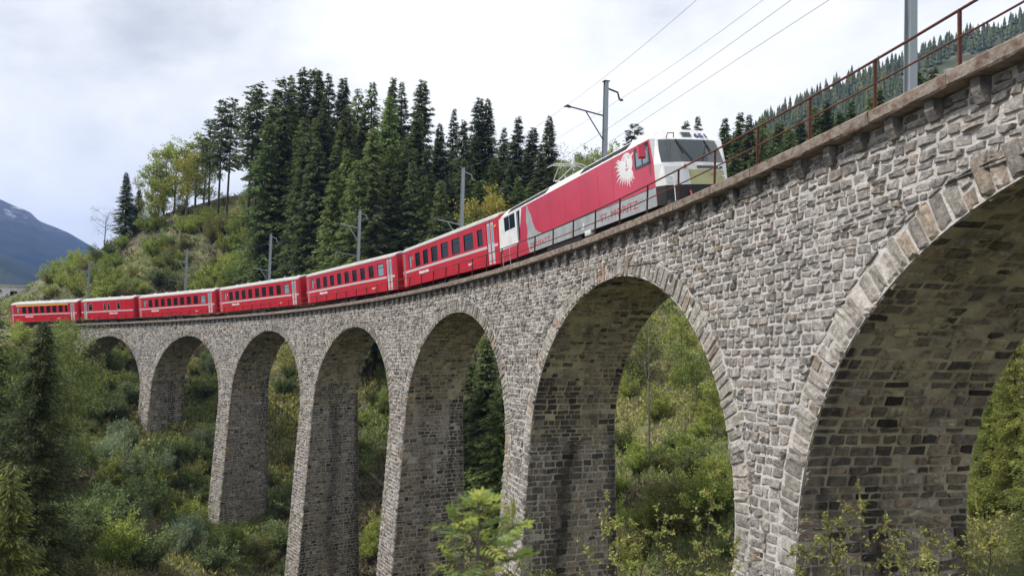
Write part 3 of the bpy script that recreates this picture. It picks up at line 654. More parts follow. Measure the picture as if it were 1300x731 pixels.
coach('railway_coach',100.0,83.55,'fourth red coach behind the locomotive, just in front of the windowless van',[.85]*8+[.9],nums=('2','2'))
r5,_,_=coach('luggage_van',112.0,100.95,'short red luggage van with only a few small windows near the end of the train',[],mail=True); r5['category']='luggage van'
coach('railway_coach',126.4,112.95,'last red coach at the far left with a yellow stripe above its windows',[.8]*7+[.5],first=True,blue=False,nums=('1','1'))
# ---- locomotive
LO=empty('locomotive',(0,0,0),'red and white electric locomotive number 651 with a white sun face on its side','locomotive'); frame_of(LO,30.4,15.9)
HWL=1.33
def plan(z):
    xf=np.interp(z,[.9,1.5,2.2,3.05,3.42],[7.62,7.66,7.58,7.26,6.98]); xe=np.interp(z,[.9,1.5,2.2,3.05,3.42],[7.50,7.54,7.46,7.16,6.90]); xs=np.interp(z,[.9,2.2,3.05,3.42],[7.30,7.30,7.16,6.85])
    wy=1.33 if z<=3.06 else .97; we=1.12 if z<=3.06 else .86; wf=.5
    f=[(xs,-wy),(xe,-we),(xf,-wf),(xf,wf),(xe,we),(xs,wy)]
    return f+[(-x-.0,-y) for x,y in f]   # rear end mirrored
LV=[.9,1.5,2.2,3.05,3.42]; V=[(x,y,z) for z in LV for x,y in plan(z)]; n=12; F=[];mi=[]
for k in range(4):
    for i in range(n):
        F.append([k*n+i,k*n+(i+1)%n,(k+1)*n+(i+1)%n,(k+1)*n+i])
        side=i in (5,11); mi.append((1 if k==3 else 0) if side else (2 if k==0 else 1))
F.append(list(range(n))[::-1]); mi.append(2); F.append([4*n+i for i in range(n)]); mi.append(3)
mesh_np('body',np.array(V),F,[M['locored'],M['white'],M['black'],M['roof']],LO,midx=mi)
def plate(name,poly,mt,y=-HWL,t=.004,parent=LO,both=False):
    mb=MB(); mb.prism(poly,y-t,y); return mb.build(name,mt,parent)
plate('skirt_panel',[(-3.55,.9),(7.29,.9),(7.29,1.5),(-1.9,1.5),(-2.4,1.66),(-2.75,1.85),(-2.95,2.15),(-3.1,2.5),(-3.3,2.72),(-3.49,3.03),(-3.62,2.8),(-3.7,2.3),(-3.6,1.9),(-3.75,1.5)],M['grey'])
plate('rear_cab_panel',[(-7.42,1.5),(-4.85,1.5),(-4.6,2.0),(-4.15,3.03),(-7.30,3.03)],M['white'])
for poly in ([(-6.55,2.32),(-5.1,2.32),(-5.1,2.98),(-6.55,2.98)],[(-4.85,1.62),(-4.6,1.62),(-4.42,2.98),(-4.85,2.98)]): 
    p=plate('cab_window',poly,M['glass'],t=.010)
    mb=MB(); xa,xb=poly[0][0],poly[1][0]; mb.box((xa+xb)/2-.02,(xa+xb)/2+.02,-HWL-.016,-HWL-.010,poly[0][1],2.98); mb.build('window_frame',M['silver'],p)
p=plate('cab_window',[(6.2,2.33),(7.12,2.33),(7.05,3.0),(6.3,3.0)],M['glass'],t=.010)
mb=MB()
for q in ((6.16,6.22,2.30,2.98),(6.2,7.14,2.29,2.335),(6.62,6.66,2.34,2.86),(6.22,7.08,2.84,2.88)): mb.box(q[0],q[1],-HWL-.018,-HWL-.010,q[2],q[3])
mb.build('window_frame',M['galv_dark'],p)
plate('window_pane',[(6.26,2.36),(6.6,2.36),(6.6,2.82),(6.28,2.82)],M['glass_blue'],t=.013)
plate('window_pane',[(6.68,2.36),(7.08,2.36),(7.05,2.82),(6.68,2.82)],M['glass_blue'],t=.013)
mb=MB(); mb.tube([(7.0,-1.33,2.75),(7.05,-1.52,2.78)],.02,6); mb.obox((7.07,-1.60,2.66),(.05,0,.02),(0,.12,0),(-.02,0,.20)); mb.build('mirror',M['locored'],LO)
# the white sun face
sx_,sz_=5.62,2.62; mb=MB(); pts=[(sx_+.40*math.cos(a),sz_+.37*math.sin(a)) for a in np.linspace(0,2*PI,25)[:-1]]; mb.prism(pts,-HWL-.005,-HWL); sun_=mb.build('sun_emblem',M['white'],LO)
mb=MB()
for k in range(38):
    a=PI*.86+ (PI*1.20)*k/33; r0=.40; r1=random.uniform(.74,.95) if k%2 else random.uniform(.60,.72); ww=.03; P=[]
    for s_,wm in ((0,1.),(.33,1.05),(.66,.8),(1,.05)):
        r=r0+(r1-r0)*s_; an=a+.035*math.sin(s_*PI*2); P.append((r,an,ww*wm))
    left=[(sx_+r*math.cos(an+w_/r),sz_+r*.93*math.sin(an+w_/r)) for r,an,w_ in P]; right=[(sx_+r*math.cos(an-w_/r),sz_+r*.93*math.sin(an-w_/r)) for r,an,w_ in P][::-1]
    poly=left+right
    if max(q[1] for q in poly)>3.03 or (max(q[0] for q in poly)>6.18 and max(q[1] for q in poly)>2.28): continue
    mb=MB(); mb.prism(poly,-HWL-.004,-HWL); mb.build('sun_ray',M['white'],sun_)
mb=MB()
for q in ((5.38,5.52,2.79,2.81),(5.72,5.86,2.79,2.81),(5.36,5.54,2.86,2.875),(5.70,5.88,2.86,2.875),(5.60,5.63,2.58,2.76),(5.55,5.68,2.55,2.57),(5.52,5.72,2.44,2.47),(5.56,5.68,2.40,2.415)): mb.box(q[0],q[1],-HWL-.008,-HWL-.005,q[2],q[3])
mb.build('face_features',M['redtext'],sun_)
text('ST. MORITZ',.36,3.45,-HWL-.006,1.06,M['redtext'],LO,sx=1.42)
text('ZERMATT',.32,-3.45,-HWL-.006,1.07,M['redtext'],LO,sx=1.6)
mb=MB(); mb.prism([(1.95+.16*math.cos(a),1.2+.16*math.sin(a)) for a in np.linspace(.3,-2.6,14)]+[(1.88+.13*math.cos(a),1.24+.13*math.sin(a)) for a in np.linspace(-2.6,.3,14)],-HWL-.008,-HWL-.004); mb.build('round_emblem',M['white'],LO)
for x_ in (-2.35,-.9,.55,2.0,3.45,4.6):
    mb=MB(); mb.box(x_-.008,x_+.008,-HWL-.0035,-HWL,1.5,3.03); mb.build('panel_seam',M['redtext'],LO)
mb=MB(); mb.box(-3.5,7.28,-HWL-.012,-HWL-.004,1.488,1.506); mb.build('skirt_joint',M['galv_dark'],LO)
# roof grilles on the sloped cant rail
def slope(x,t,o=.006): return (x,-(1.33-.36*t)-o*.7,3.05+.37*t+o*.7)
for x0 in [1.9+.93*k for k in range(4)]+[-6.2+1.2*k for k in range(4)]:
    wdt=.86 if x0>0 else 1.12
    mb=MB(); A=[slope(x0,.22),slope(x0+wdt,.22),slope(x0+wdt,.86),slope(x0,.86)]; mb.add(A,[[0,1,2,3]]); 
    B=[tuple(np.array(q)+np.array([0,.05,-.05])) for q in A]; mb.add(A+B,[[0,4,5,1],[1,5,6,2],[2,6,7,3],[3,7,4,0]]); g=mb.build('roof_grille',M['black'],LO)
    mb=MB()
    for k in range(5):
        t=.28+.115*k; a=np.array(slope(x0+.02,t,.012)); b_=np.array(slope(x0+wdt-.02,t,.012)); mb.obox((a+b_)/2,(b_-a)/2,(0,-.012,.012),(0,.006,.006))
    mb.build('grille_louvres',M['galv_dark'],g)
mb=MB(); mb.box(-6.4,-2.9,-.7,.7,3.42,3.50); mb.box(.3,5.2,-.75,.75,3.42,3.52); mb.build('roof_hatch',M['roof'],LO)
pg=MB(); px_=-2.2; pg.box(px_-.6,px_+.6,-.55,.55,3.50,3.56)
for y in (-.45,.45):
    for x in (px_-.5,px_+.5): pg.tube([(x,y,3.42),(x,y,3.52)],.05,6)
pg.tube([(px_+.5,0,3.6),(px_-.95,0,4.02)],.045,6); pg.tube([(px_-.95,-.1,4.02),(px_+.35,-.35,4.42)],.025,6); pg.tube([(px_-.95,.1,4.02),(px_+.35,.35,4.42)],.025,6)
for dx in (.2,.5): pg.tube([(px_+dx,-.85,4.34),(px_+dx,-.6,4.44),(px_+dx,.6,4.44),(px_+dx,.85,4.34)],.022,6)
pg.build('pantograph',M['silver'],LO)
# front face
def fr(y,z,o=.0):
    xf=np.interp(z,[.9,1.5,2.2,3.05,3.42],[7.62,7.66,7.58,7.26,6.98]); xe=np.interp(z,[.9,1.5,2.2,3.05,3.42],[7.50,7.54,7.46,7.16,6.90]); we=1.12 if z<=3.06 else np.interp(z,[3.05,3.42],[1.12,.86])
    a=abs(y); x=xf if a<=.5 else xf+(xe-xf)*(a-.5)/(we-.5); return (x+o,y,z)
def fplate(name,pts,mt,o=.01,parent=LO):
    """polygon on the front face given as rows of (y,z) left to right"""
    mb=MB(); V=[fr(y,z,o) for row in pts for y,z in row]; w_=len(pts[0]); F=[[r*w_+c,r*w_+c+1,(r+1)*w_+c+1,(r+1)*w_+c] for r in range(len(pts)-1) for c in range(w_-1)]; mb.add(V,F); B=[tuple(np.array(v)-np.array([.03,0,0])) for v in V]; mb.add(B,[f[::-1] for f in F])
    rim=list(range(w_))+[r*w_+w_-1 for r in range(1,len(pts))]+[(len(pts)-1)*w_+c for c in range(w_-2,-1,-1)]+[r*w_ for r in range(len(pts)-2,0,-1)]
    mb.add(V+B,[[rim[i],rim[(i+1)%len(rim)],rim[(i+1)%len(rim)]+len(V),rim[i]+len(V)] for i in range(len(rim))]); return mb.build(name,mt,parent)
def row(y0,y1,z): return [(y0,z)]+[(y,z) for y in (-.5,.5) if min(y0,y1)<y<max(y0,y1)]+[(y1,z)]
ws=fplate('windscreen',[row(-1.14,1.14,2.24),row(-1.12,1.12,2.62),row(-1.04,1.04,3.02)],M['glass_cab'],.012)
mb=MB()
for y0,y1 in ((-.1,-.42),(.28,.62)):
    a=np.array(fr(y0,2.28,.05)); b_=np.array(fr(y1,2.9,.03)); mb.tube([a,b_],.014,5); c_=np.array(fr(y1+.1,2.55,.05)); d_=np.array(fr(y1-.05,3.0,.03)); mb.tube([c_,d_],.02,5)
mb.build('wiper',M['black'],ws)
fplate('front_panel',[row(-.30,1.06,1.50),row(-.30,1.06,1.98)],M['beige'],.012)
fplate('nose_panel',[[(-1.08,1.56),(-.5,1.56),(-.34,1.56)],[(-1.08,2.1),(-.5,2.1),(-.34,2.1)]],M['silver'],.010)
for y in (-.42,.78):
    mb=MB(); c_=np.array(fr(y,2.10,.02)); mb.disc(c_,(1,0,.1),.085,.05,14); mb.build('headlamp',M['white'],LO)
mb=MB(); mb.disc(np.array(fr(-.44,2.08,.05)),(1,0,.1),.05,.04,12); mb.build('tail_lamp',M['redtext'],LO)
mb=MB(); c_=np.array(fr(0,3.22,.03)); mb.obox(c_,(.03,0,-.0),(0,.17,0),(-.04,0,.075)); mb.build('top_headlamp',M['glass_cab'],LO)
mb=MB(); 
for y in (.1,.3,.5,.7,.9): mb.box(float(fr(y,2.0)[0])+.02,float(fr(y,2.0)[0])+.04,y-.09,y+.09,2.02,2.10)
mb.build('nose_grille',M['galv_dark'],LO)
for y in (-.75,):
    mb=MB(); a=np.array(fr(y,3.08,.02)); mb.tube([a,a+[.1,0,.12],a+[.1,.22,.13],a+[.02,.25,.02]],.018,5); mb.build('roof_handrail',M['black'],LO)
t_=text('651',.30,7.235,.30,3.11,M['bluetext'],LO,'road_number',axis=(math.radians(50),0,PI/2),sx=1.15,bold=.012)
t_=text('651',.13,7.70,.45,1.78,M['redtext'],LO,'road_number',axis=(PI/2,0,PI/2),sx=1.2)
mb=MB(); mb.box(7.3,7.70,-1.1,1.1,.78,1.02); mb.box(7.6,7.95,-.12,.12,.72,.92); mb.disc((8.0,0,.82),(1,0,0),.24,.05,18); mb.box(7.5,7.9,-.9,.9,.3,.5); mb.build('buffer_beam',M['dark'],LO)
for y in (-.95,.95):
    mb=MB(); mb.tube([(7.74,y,.85),(7.76,y,1.75)],.015,6); mb.tube([(7.74,y,1.75),(7.5,y,1.78)],.015,6); mb.build('handrail',M['white'],LO)
for y in (-.35,.35):
    mb=MB(); mb.tube([(7.68,y,1.3),(7.80,y,1.0),(7.76,y,.6)],.03,6); mb.build('brake_hose',M['redtext'] if y<0 else M['black'],LO)
mb=MB(); mb.box(-6.9,7.2,-1.1,1.1,.62,.9); mb.box(-1.7,1.7,-1.28,1.28,.35,.9); mb.box(2.1,2.6,-1.34,-1.2,.75,.95,1); mb.build('underframe',[M['black'],M['white']],LO)
for x in (-4.9,4.9): bogie(LO,x,1.15,.46)
for x in (-7.0,-6.0): 
    mb=MB(); mb.tube([(x,-1.36,.5),(x,-1.36,1.5)],.015,6); mb.build('handrail',M['silver'],LO)
# ---------------------------------------------------------------- catenary masts and wires
MS=[9.35-17.5,9.35,26.7,44.0,61.45,78.9,96.25,116.3,134.]
mlab=['galvanised catenary mast just outside the right edge of the frame','thick galvanised catenary mast nearest to the camera, cut by the top of the photo','galvanised catenary mast with bracket arm standing behind the locomotive','galvanised catenary mast behind the first red coach','galvanised catenary mast with two arms behind the second red coach','galvanised catenary mast behind the third red coach','galvanised catenary mast behind the fourth red coach','galvanised catenary mast behind the luggage van','galvanised catenary mast at the far left, in front of the blue mountain']
for k,s in enumerate(MS):
    if k==0: continue
    r=empty('catenary_mast',P3(s,-2.13,zdeck(s)-.6),mlab[k],'mast','catenary masts along the line'); r.rotation_euler=(0,0,s/R)   # local +x points away from the centre of the curve
    H=9.15
    mb=MB(); b0,b1=.115,.09
    def ibeam(z0,z1,w0,w1):
        for (xa,xb,ya,yb) in ((-1,1,-1,-.8),(-1,1,.8,1),(-.1,.1,-.8,.8)):
            mb.add([(xa*w0,ya*w0,z0),(xb*w0,ya*w0,z0),(xb*w0,yb*w0,z0),(xa*w0,yb*w0,z0),(xa*w1,ya*w1,z1),(xb*w1,ya*w1,z1),(xb*w1,yb*w1,z1),(xa*w1,yb*w1,z1)],[[0,1,2,3][::-1],[4,5,6,7],[0,1,5,4],[1,2,6,5],[2,3,7,6],[3,0,4,7]])
    ibeam(-1.2,H,b0,b1); mb.build('pole',M['galv'],r)
    D=-2.13
    if k in (1,2,4,6,7,8) or True:
        faint=k in (3,5)
        mb=MB(); rr=(.035 if k<3 else .05) if not faint else .04
        za=7.55 if not faint else 5.3
        mb.tube([(-.1,0,za),(-1.95,0,za+.22)],rr,6); mb.tube([(-.1,0,za-1.1),(-1.0,0,za+.08)],rr*.8,6); mb.build('cantilever_arm',M['galv_dark'] if k<3 else M['galv'],r)
        mb=MB(); mb.tube([(-1.75,0,za+.2),(-1.85,0,za+.2),(-1.95,0,za+.22),(-2.12,0,za+.16)],[.03,.075,.07,.02],8); mb.build('insulator',M['insul'],r)
        if k in (4,6,1):
            mb=MB(); mb.tube([(-.1,0,5.15),(-2.05,0,5.35)],.025,6); mb.tube([(-2.05,0,5.35),(-2.1,0,4.72)],.012,5); mb.build('registration_arm',M['galv_dark'] if k<3 else M['galv'],r)
    mb=MB(); mb.tube([(.08,0,H-.3),(.62,0,H-.42),(.72,0,H-.75)],.045,6); mb.build('feeder_bracket',M['galv_dark'] if k<3 else M['galv'],r)
    mb=MB(); mb.tube([(.72,0,H-.72),(.68,-.16,H-.80),(.66,-.34,H-.86),(.64,-.5,H-.9)],[.02,.06,.06,.015],8); mb.build('insulator',M['insul'],r)
    mb=MB(); mb.box(-.14,.14,-.14,.14,H,H+.03); mb.build('pole_cap',M['galv_dark'],r)
def wire(name,label,off,zr,sag,rad):
    pts=[]
    ms=MS+[152.]
    for a,b in zip(ms,ms[1:]):
        for f in np.linspace(0,1,9)[:-1]:
            s=a+(b-a)*f; A=P3(a,off,zdeck(a)+zr); B=P3(b,off,zdeck(b)+zr); P=A+(B-A)*f; P[2]-=sag*4*f*(1-f); pts.append(P)
    mb=MB(); mb.tube(pts,rad,5); tag(mb.build(name,M['galv_dark']),label,'overhead wire')
wire('contact_wire','lowest overhead wire just above the locomotive roof',0,4.1,.0,.0065)
wire('auxiliary_wire','thin overhead wire running a little above the contact wire',-.1,4.85,.12,.0065)
wire('messenger_wire','overhead wire carried by the long bracket arms of the masts',-.05,7.1,.25,.0065)
wire('feeder_wire','highest overhead wire held behind the mast tops',-2.75,7.75,.3,.0065)
# ---------------------------------------------------------------- far land
M['valley']=mat('valley_forest',(.03,.045,.025),1); noise_mix(M['valley'],(.025,.04,.022),(.06,.075,.035),.01,8)
tag(mesh_np('valley_floor',np.array([(-5200,-900,-72),(5200,-900,-72),(5200,5600,-72),(-5200,5600,-72)],float),[[0,1,2,3]],M['valley']),kind='structure')
def fbm(x,y,k0,octs,seed,gain=.5,rid=False):
    r=np.random.default_rng(seed); z=np.zeros(np.shape(x)); a=1;k=k0
    for o in range(octs):
        v=np.zeros(np.shape(x))
        for j in range(5):
            an=r.uniform(0,2*PI); v+=np.sin((x*math.cos(an)+y*math.sin(an))*k*r.uniform(.8,1.25)+r.uniform(0,7))
        v/=2.2; z+=a*((.6-np.abs(v)) if rid else v); a*=gain; k*=2.05
    return z
def relief(name,pxs,deps,ridge_d,ridge,z0,amp,k0,seed,mt,pw=1.1,fall=.9,cols=None,rid=True,base_d=None):
    """range of hills: the crest runs through the directions of `ridge` at distance ridge_d; real size heightfield"""
    PX,D=np.meshgrid(pxs,deps,indexing='ij'); yr=np.interp(pxs,[q[0] for q in ridge],[q[1] for q in ridge])
    base=np.array([at(p,y,ridge_d) for p,y in zip(pxs,yr)]); zr=base[:,2]; d0=base_d or deps[0]
    t=(D-d0)/(ridge_d-d0); Z=np.where(t<1,z0+(zr[:,None]-z0)*np.clip(t,0,1)**pw,zr[:,None]-(D-ridge_d)*fall)
    dirx=(FWD+RI*((PX-650)/FPX)[...,None]); dirx[...,2]=0; X=CAMP[:2]+dirx[...,:2]*D[...,None]
    env=np.clip(t*2,0,1)*np.clip(np.abs(1-t)*3+.12,0,1)
    Z=Z+amp*env*fbm(X[...,0],X[...,1],k0,6,seed,.5,rid)
    o=mesh_np(name,np.concatenate([X,Z[...,None]],-1).reshape(-1,3),gridF(*PX.shape,flip=False),mt,smooth=True); tag(o,kind='structure'); return X,Z,t
def far_mat(name,c1,c2,c3,sc,snow=None,lo=.45,hi=.6):
    m=mat(name,rough=1,spec=.1); nt=m.node_tree; L=nt.links; b=nt.nodes['Principled BSDF']; tc=nt.nodes.new('ShaderNodeTexCoord')
    def nz(s,d,lo,hi,vs=(1,1,1)):
        mp=nt.nodes.new('ShaderNodeMapping'); mp.inputs['Scale'].default_value=vs; L.new(tc.outputs['Object'],mp.inputs[0]); n=nt.nodes.new('ShaderNodeTexNoise'); n.inputs['Scale'].default_value=s; n.inputs['Detail'].default_value=d; n.inputs['Roughness'].default_value=.68; L.new(mp.outputs[0],n.inputs['Vector']); r=nt.nodes.new('ShaderNodeMapRange'); r.inputs[1].default_value=lo; r.inputs[2].default_value=hi; L.new(n.outputs['Fac'],r.inputs[0]); return r.outputs[0]
    def mix(f,a,c):
        x=nt.nodes.new('ShaderNodeMix'); x.data_type='RGBA'; L.new(f,x.inputs[0])
        if isinstance(a,tuple): x.inputs[6].default_value=(*a,1)
        else: L.new(a,x.inputs[6])
        x.inputs[7].default_value=(*c,1); return x.outputs[2]
    c=mix(nz(sc,7,lo,hi),c1,c2); c=mix(nz(sc*6,5,.52,.66),c,c3)
    if snow:
        g=nt.nodes.new('ShaderNodeSeparateXYZ'); L.new(tc.outputs['Object'],g.inputs[0]); h=nt.nodes.new('ShaderNodeMapRange'); h.inputs[1].default_value=snow[0]; h.inputs[2].default_value=snow[1]; L.new(g.outputs['Z'],h.inputs[0])
        mm=nt.nodes.new('ShaderNodeMath'); mm.operation='MULTIPLY'; L.new(h.outputs[0],mm.inputs[0]); L.new(nz(snow[2],8,.53,.60,(1,1,.4)),mm.inputs[1]); hb=nt.nodes.new('ShaderNodeMapRange'); hb.inputs[1].default_value=snow[0]-120; hb.inputs[2].default_value=snow[1]; L.new(g.outputs['Z'],hb.inputs[0])
        c=mix(hb.outputs[0],c,(.06,.052,.045)); c=mix(mm.outputs[0],c,(.75,.77,.8))
    L.new(c,b.inputs['Base Color']); return m
M['mtn']=far_mat('far_mountain_surface',(.006,.013,.012),(.02,.028,.02),(.032,.032,.028),.005,snow=(260,430,.024))
M['spur']=far_mat('far_spur_surface',(.016,.028,.02),(.032,.045,.025),(.04,.04,.03),.006)
M['forest_floor']=far_mat('forest_slope_surface',(.045,.06,.03),(.08,.085,.045),(.22,.19,.17),.012,lo=.5,hi=.65)
relief('far_mountain',np.linspace(-420,330,150),np.concatenate([np.linspace(1500,2900,110),np.linspace(2950,4200,24)]),2900,[(-420,180),(-150,215),(-60,235),(0,257),(14,263),(32,269),(45,281),(62,287),(85,296),(112,311),(150,334),(200,352),(330,380)],-72,75,.0016,3,M['mtn'],pw=1.0,fall=.5)
relief('far_spur',np.linspace(-420,330,90),np.concatenate([np.linspace(900,1700,70),np.linspace(1740,2300,14)]),1700,[(-420,270),(-100,300),(0,322),(40,338),(80,362),(130,392),(330,420)],-72,35,.004,11,M['spur'],pw=1.0,fall=.5)
rid=[(640,345),(760,312),(800,290),(840,262),(870,232),(900,203),(930,182),(960,160),(980,148),(1000,134),(1030,118),(1060,105),(1090,92),(1110,84),(1140,72),(1180,56),(1220,45),(1260,34),(1300,20),(1400,-20),(1600,-70)]
XR,ZR,TR_=relief('forested_mountain',np.linspace(560,1600,190),np.concatenate([np.linspace(210,560,120),np.linspace(566,820,20)]),560,rid,-8,9,.011,5,M['forest_floor'],pw=1.05,fall=.35,base_d=230)
# ---------------------------------------------------------------- foliage generators
def unit(v): return v/(np.linalg.norm(v,axis=-1,keepdims=True)+1e-9)
def kites(P,Dr,Ln,Wd,roll=None):
    """leaf shaped quads: base P, direction Dr, length Ln, width Wd"""
    N=len(P); Dr=unit(Dr); a=rng.normal(size=(N,3)); S=unit(np.cross(Dr,a)) if roll is None else unit(np.cross(Dr,roll))
    Ln=np.broadcast_to(Ln,(N,))[:,None]; Wd=np.broadcast_to(Wd,(N,))[:,None]
    V=np.stack([P,P+Dr*Ln*.45+S*Wd/2,P+Dr*Ln,P+Dr*Ln*.45-S*Wd/2],1)
    return V
def kmesh(name,V,C,mt,link=False):
    N=len(V); F=np.arange(N*4).reshape(N,4); o=mesh_np(name,V.reshape(-1,3),F,mt,col=np.repeat(C,4,0),link=link); return o.data,o
def sprays(P,D,n,ln,wd,c0,c1,var=.25,drop=0.):
    pass
def shade(N,cs,w=None,var=.22):
    cs=np.array(cs); k=rng.choice(len(cs),N,p=w); return cs[k]*rng.uniform(1-var,1+var,(N,1))
PROTO={}
def mk_conifer(key,h,r,start,cols,whorl=.42,nb=7,dens=11,ln=.5,wd=.17,droop=.35,shape=.85,open_=0.,trunk_r=None,bark='bark'):
    Ps=[];Ds=[];Cs=[]; z=h*start; tr=trunk_r or h*.012; tm=MB(); tm.tube([(0,0,-1.5),(random.uniform(-.05,.05),0,h*.35),(random.uniform(-.1,.1),random.uniform(-.1,.1),h*.7),(0,0,h*.985)],[tr*1.15,tr*.8,tr*.45,.02],7)
    while z<h*.985:
        t=(z-h*start)/(h*(1-start)); R0=r*min(1,(t/.10)**.6 if t<.10 else 1)*(1-t)**shape+.05
        for b in range(nb):
            if random.random()<open_: continue
            a=random.uniform(0,2*PI); Lb=R0*random.uniform(.45,1.2); zz=z+random.uniform(-.2,.2); n=max(3,int(Lb*dens/max(ln*2,.5)))
            f=np.sort(rng.uniform(.12,1,n)); up=.25*(t-.3); x=f*Lb; dz=up*x-droop*x*f*(1-t*.6)+.10*Lb*f**3
            ca,sa=math.cos(a),math.sin(a); P=np.stack([x*ca,x*sa,zz+dz],1); side=rng.uniform(-1,1,n)
            D=np.stack([ca*.8-sa*side,sa*.8+ca*side,-.30-droop*.9*rng.random(n)],1); 
            P+=rng.normal(0,.06+.02*Lb,(n,3)); br=random.uniform(.75,1.25); Ps.append(P);Ds.append(D);Cs.append(np.full(n,br)*(1+.25*(f-.5)))
            if Lb>1.2 and b%2==0: tm.tube([(0,0,zz),(Lb*.5*ca,Lb*.5*sa,zz+dz[n//2]*.6),(Lb*.85*ca,Lb*.85*sa,zz+dz[-1]*.8)],[tr*.16+.01,.015,.006],3,cap=False)
        z+=whorl*random.uniform(.75,1.25)*(1-.35*t)
    P=np.concatenate(Ps);D=np.concatenate(Ds);B=np.concatenate(Cs); V=kites(P,D,rng.uniform(.7,1.3,len(P))*ln,rng.uniform(.7,1.3,len(P))*wd,roll=np.array([0,0,1.])+rng.normal(0,.5,(len(P),3)))
    C=shade(len(P),cols)*B[:,None]; cm,o=kmesh(key+'_crown',V,C,M['needle']); bpy.data.objects.remove(o)
    to=tm.build('trunk',M[bark]); tmesh=to.data; bpy.data.objects.remove(to); PROTO[key]=(h,tmesh,cm)
def mk_broad(key,h,r,start,cols,leaf=.28,n=7000,limbs=9,bark='bark_light',blob=.9,bare=False,lean=0.,mesh_w=.62):
    tm=MB(); tr=h*.012+.02; top=np.array([lean*h,0,h*.8]); tm.tube([(0,0,-1.2),(lean*h*.3,random.uniform(-.2,.2),h*.35),tuple(top)],[tr*1.2,tr*.8,tr*.2],7); tips=[]
    for k in range(limbs):
        z=h*(start+(.8-start)*(k+.5)/limbs); a=2.4*k+random.uniform(-.5,.5); Lb=r*random.uniform(.55,1.05)*(1-.45*abs((z/h)-.5)*2*.7); rise=Lb*random.uniform(.5,1.1)
        p0=np.array([lean*z,0,z]); p1=p0+[Lb*.5*math.cos(a),Lb*.5*math.sin(a),rise*.4]; p2=p0+[Lb*math.cos(a),Lb*math.sin(a),rise]; tm.tube([p0,p1,p2],[tr*.4,tr*.22,.012],5,cap=False); tips+=[(p2,1.),(p1,.7)]
        for q in range(4):
            b=a+random.uniform(-1.2,1.2); l=Lb*random.uniform(.25,.5); p3=p1+(p2-p1)*random.uniform(.2,.9); p4=p3+[l*math.cos(b),l*math.sin(b),l*random.uniform(.2,.9)]; tm.tube([p3,p4],[tr*.14+.006,.006],3,cap=False); tips.append((p4,.6))
            if bare:
                for _ in range(3): p5=p4+rng.normal(0,.35,3)*l; tm.tube([p3+(p4-p3)*.6,p5],[.012,.004],3,cap=False)
    tips.append((top+[0,0,h*.12],.8)); tips.append((top,.8))
    T=np.array([t[0] for t in tips]); W_=np.array([t[1] for t in tips]); sub=rng.choice(len(T),n,p=W_/W_.sum()); cl=12; sc=rng.normal(0,1,(len(T)*cl,3)); off=sc[sub*cl+rng.integers(0,cl,n)]*r*.20*blob
    P=T[sub]+off+rng.normal(0,r*.06,(n,3)); P[:,2]=np.minimum(P[:,2],h*1.03); D=rng.normal(0,1,(n,3))+[0,0,-.1]
    V=kites(P,D,rng.uniform(.6,1.3,n)*leaf,rng.uniform(.6,1.3,n)*leaf*mesh_w); bc=rng.uniform(.75,1.25,len(T)*cl)[sub*cl+rng.integers(0,cl,n)]; C=shade(n,cols)*bc[:,None]
    cm,o=kmesh(key+'_crown',V,C,M['leaf']); bpy.data.objects.remove(o); to=tm.build('trunk',M[bark]); tmesh=to.data; bpy.data.objects.remove(to); PROTO[key]=(h,tmesh,cm)
def mk_shrub(key,h,r,cols,stems=14,leaf=.13,n=2600,upright=.5,bark='bark',w=.5,bare=False):
    tm=MB(); Ps=[];Ds=[]
    per=n//(stems*4)
    for k in range(stems):
        a=random.uniform(0,2*PI); out=r*random.uniform(.25,1.); hh=h*random.uniform(.55,1.05)*(1-.35*(out/r)**2); p0=np.array([random.uniform(-.15,.15)*r,random.uniform(-.15,.15)*r,-.3]); p1=np.array([out*.45*math.cos(a),out*.45*math.sin(a),hh*.55]); p2=np.array([out*math.cos(a),out*math.sin(a),hh]); tm.tube([p0,p1,p2],[.028,.018,.006],3,cap=False)
        tw=[(p0+(p1-p0)*.5,p1),(p1,p2)]
        for q in range(5):
            f=random.uniform(.1,1); s0=p1+(p2-p1)*f if q%2 else p0+(p1-p0)*(.4+.6*f); s1=s0+np.array([random.uniform(-1,1),random.uniform(-1,1),random.uniform(.1,1.)+upright])*r*random.uniform(.18,.4); tw.append((s0,s1)); tm.tube([s0,s1],[.010,.003],3,cap=False)
        for s0,s1 in tw[1:]:
            m_=max(3,int(per*random.uniform(.5,1.4)*.8)); f=rng.uniform(.1,1.05,m_)[:,None]; P=s0+(s1-s0)*f+rng.normal(0,.05*r+.02,(m_,3)); Ps.append(P); Ds.append(rng.normal(0,.7,(m_,3))+unit(s1-s0)*.6+[0,0,.15])
    P=np.concatenate(Ps);D=np.concatenate(Ds); P[:,2]=np.maximum(P[:,2],.02)
    if bare: k_=rng.random(len(P))<.12; P=P[k_];D=D[k_]
    V=kites(P,D,rng.uniform(.6,1.4,len(P))*leaf,rng.uniform(.6,1.3,len(P))*leaf*w); C=shade(len(P),cols); cm,o=kmesh(key+'_foliage',V,C,M['leaf']); bpy.data.objects.remove(o)
    to=tm.build('stem',M[bark]); tmesh=to.data; bpy.data.objects.remove(to); PROTO[key]=(h,tmesh,cm)
DG=[(.10,.135,.055),(.13,.165,.063),(.075,.105,.047),(.16,.18,.072)]; MG=[(.12,.165,.052),(.16,.205,.062),(.09,.13,.045)]; LG=[(.29,.34,.075),(.35,.40,.10),(.23,.28,.07)]
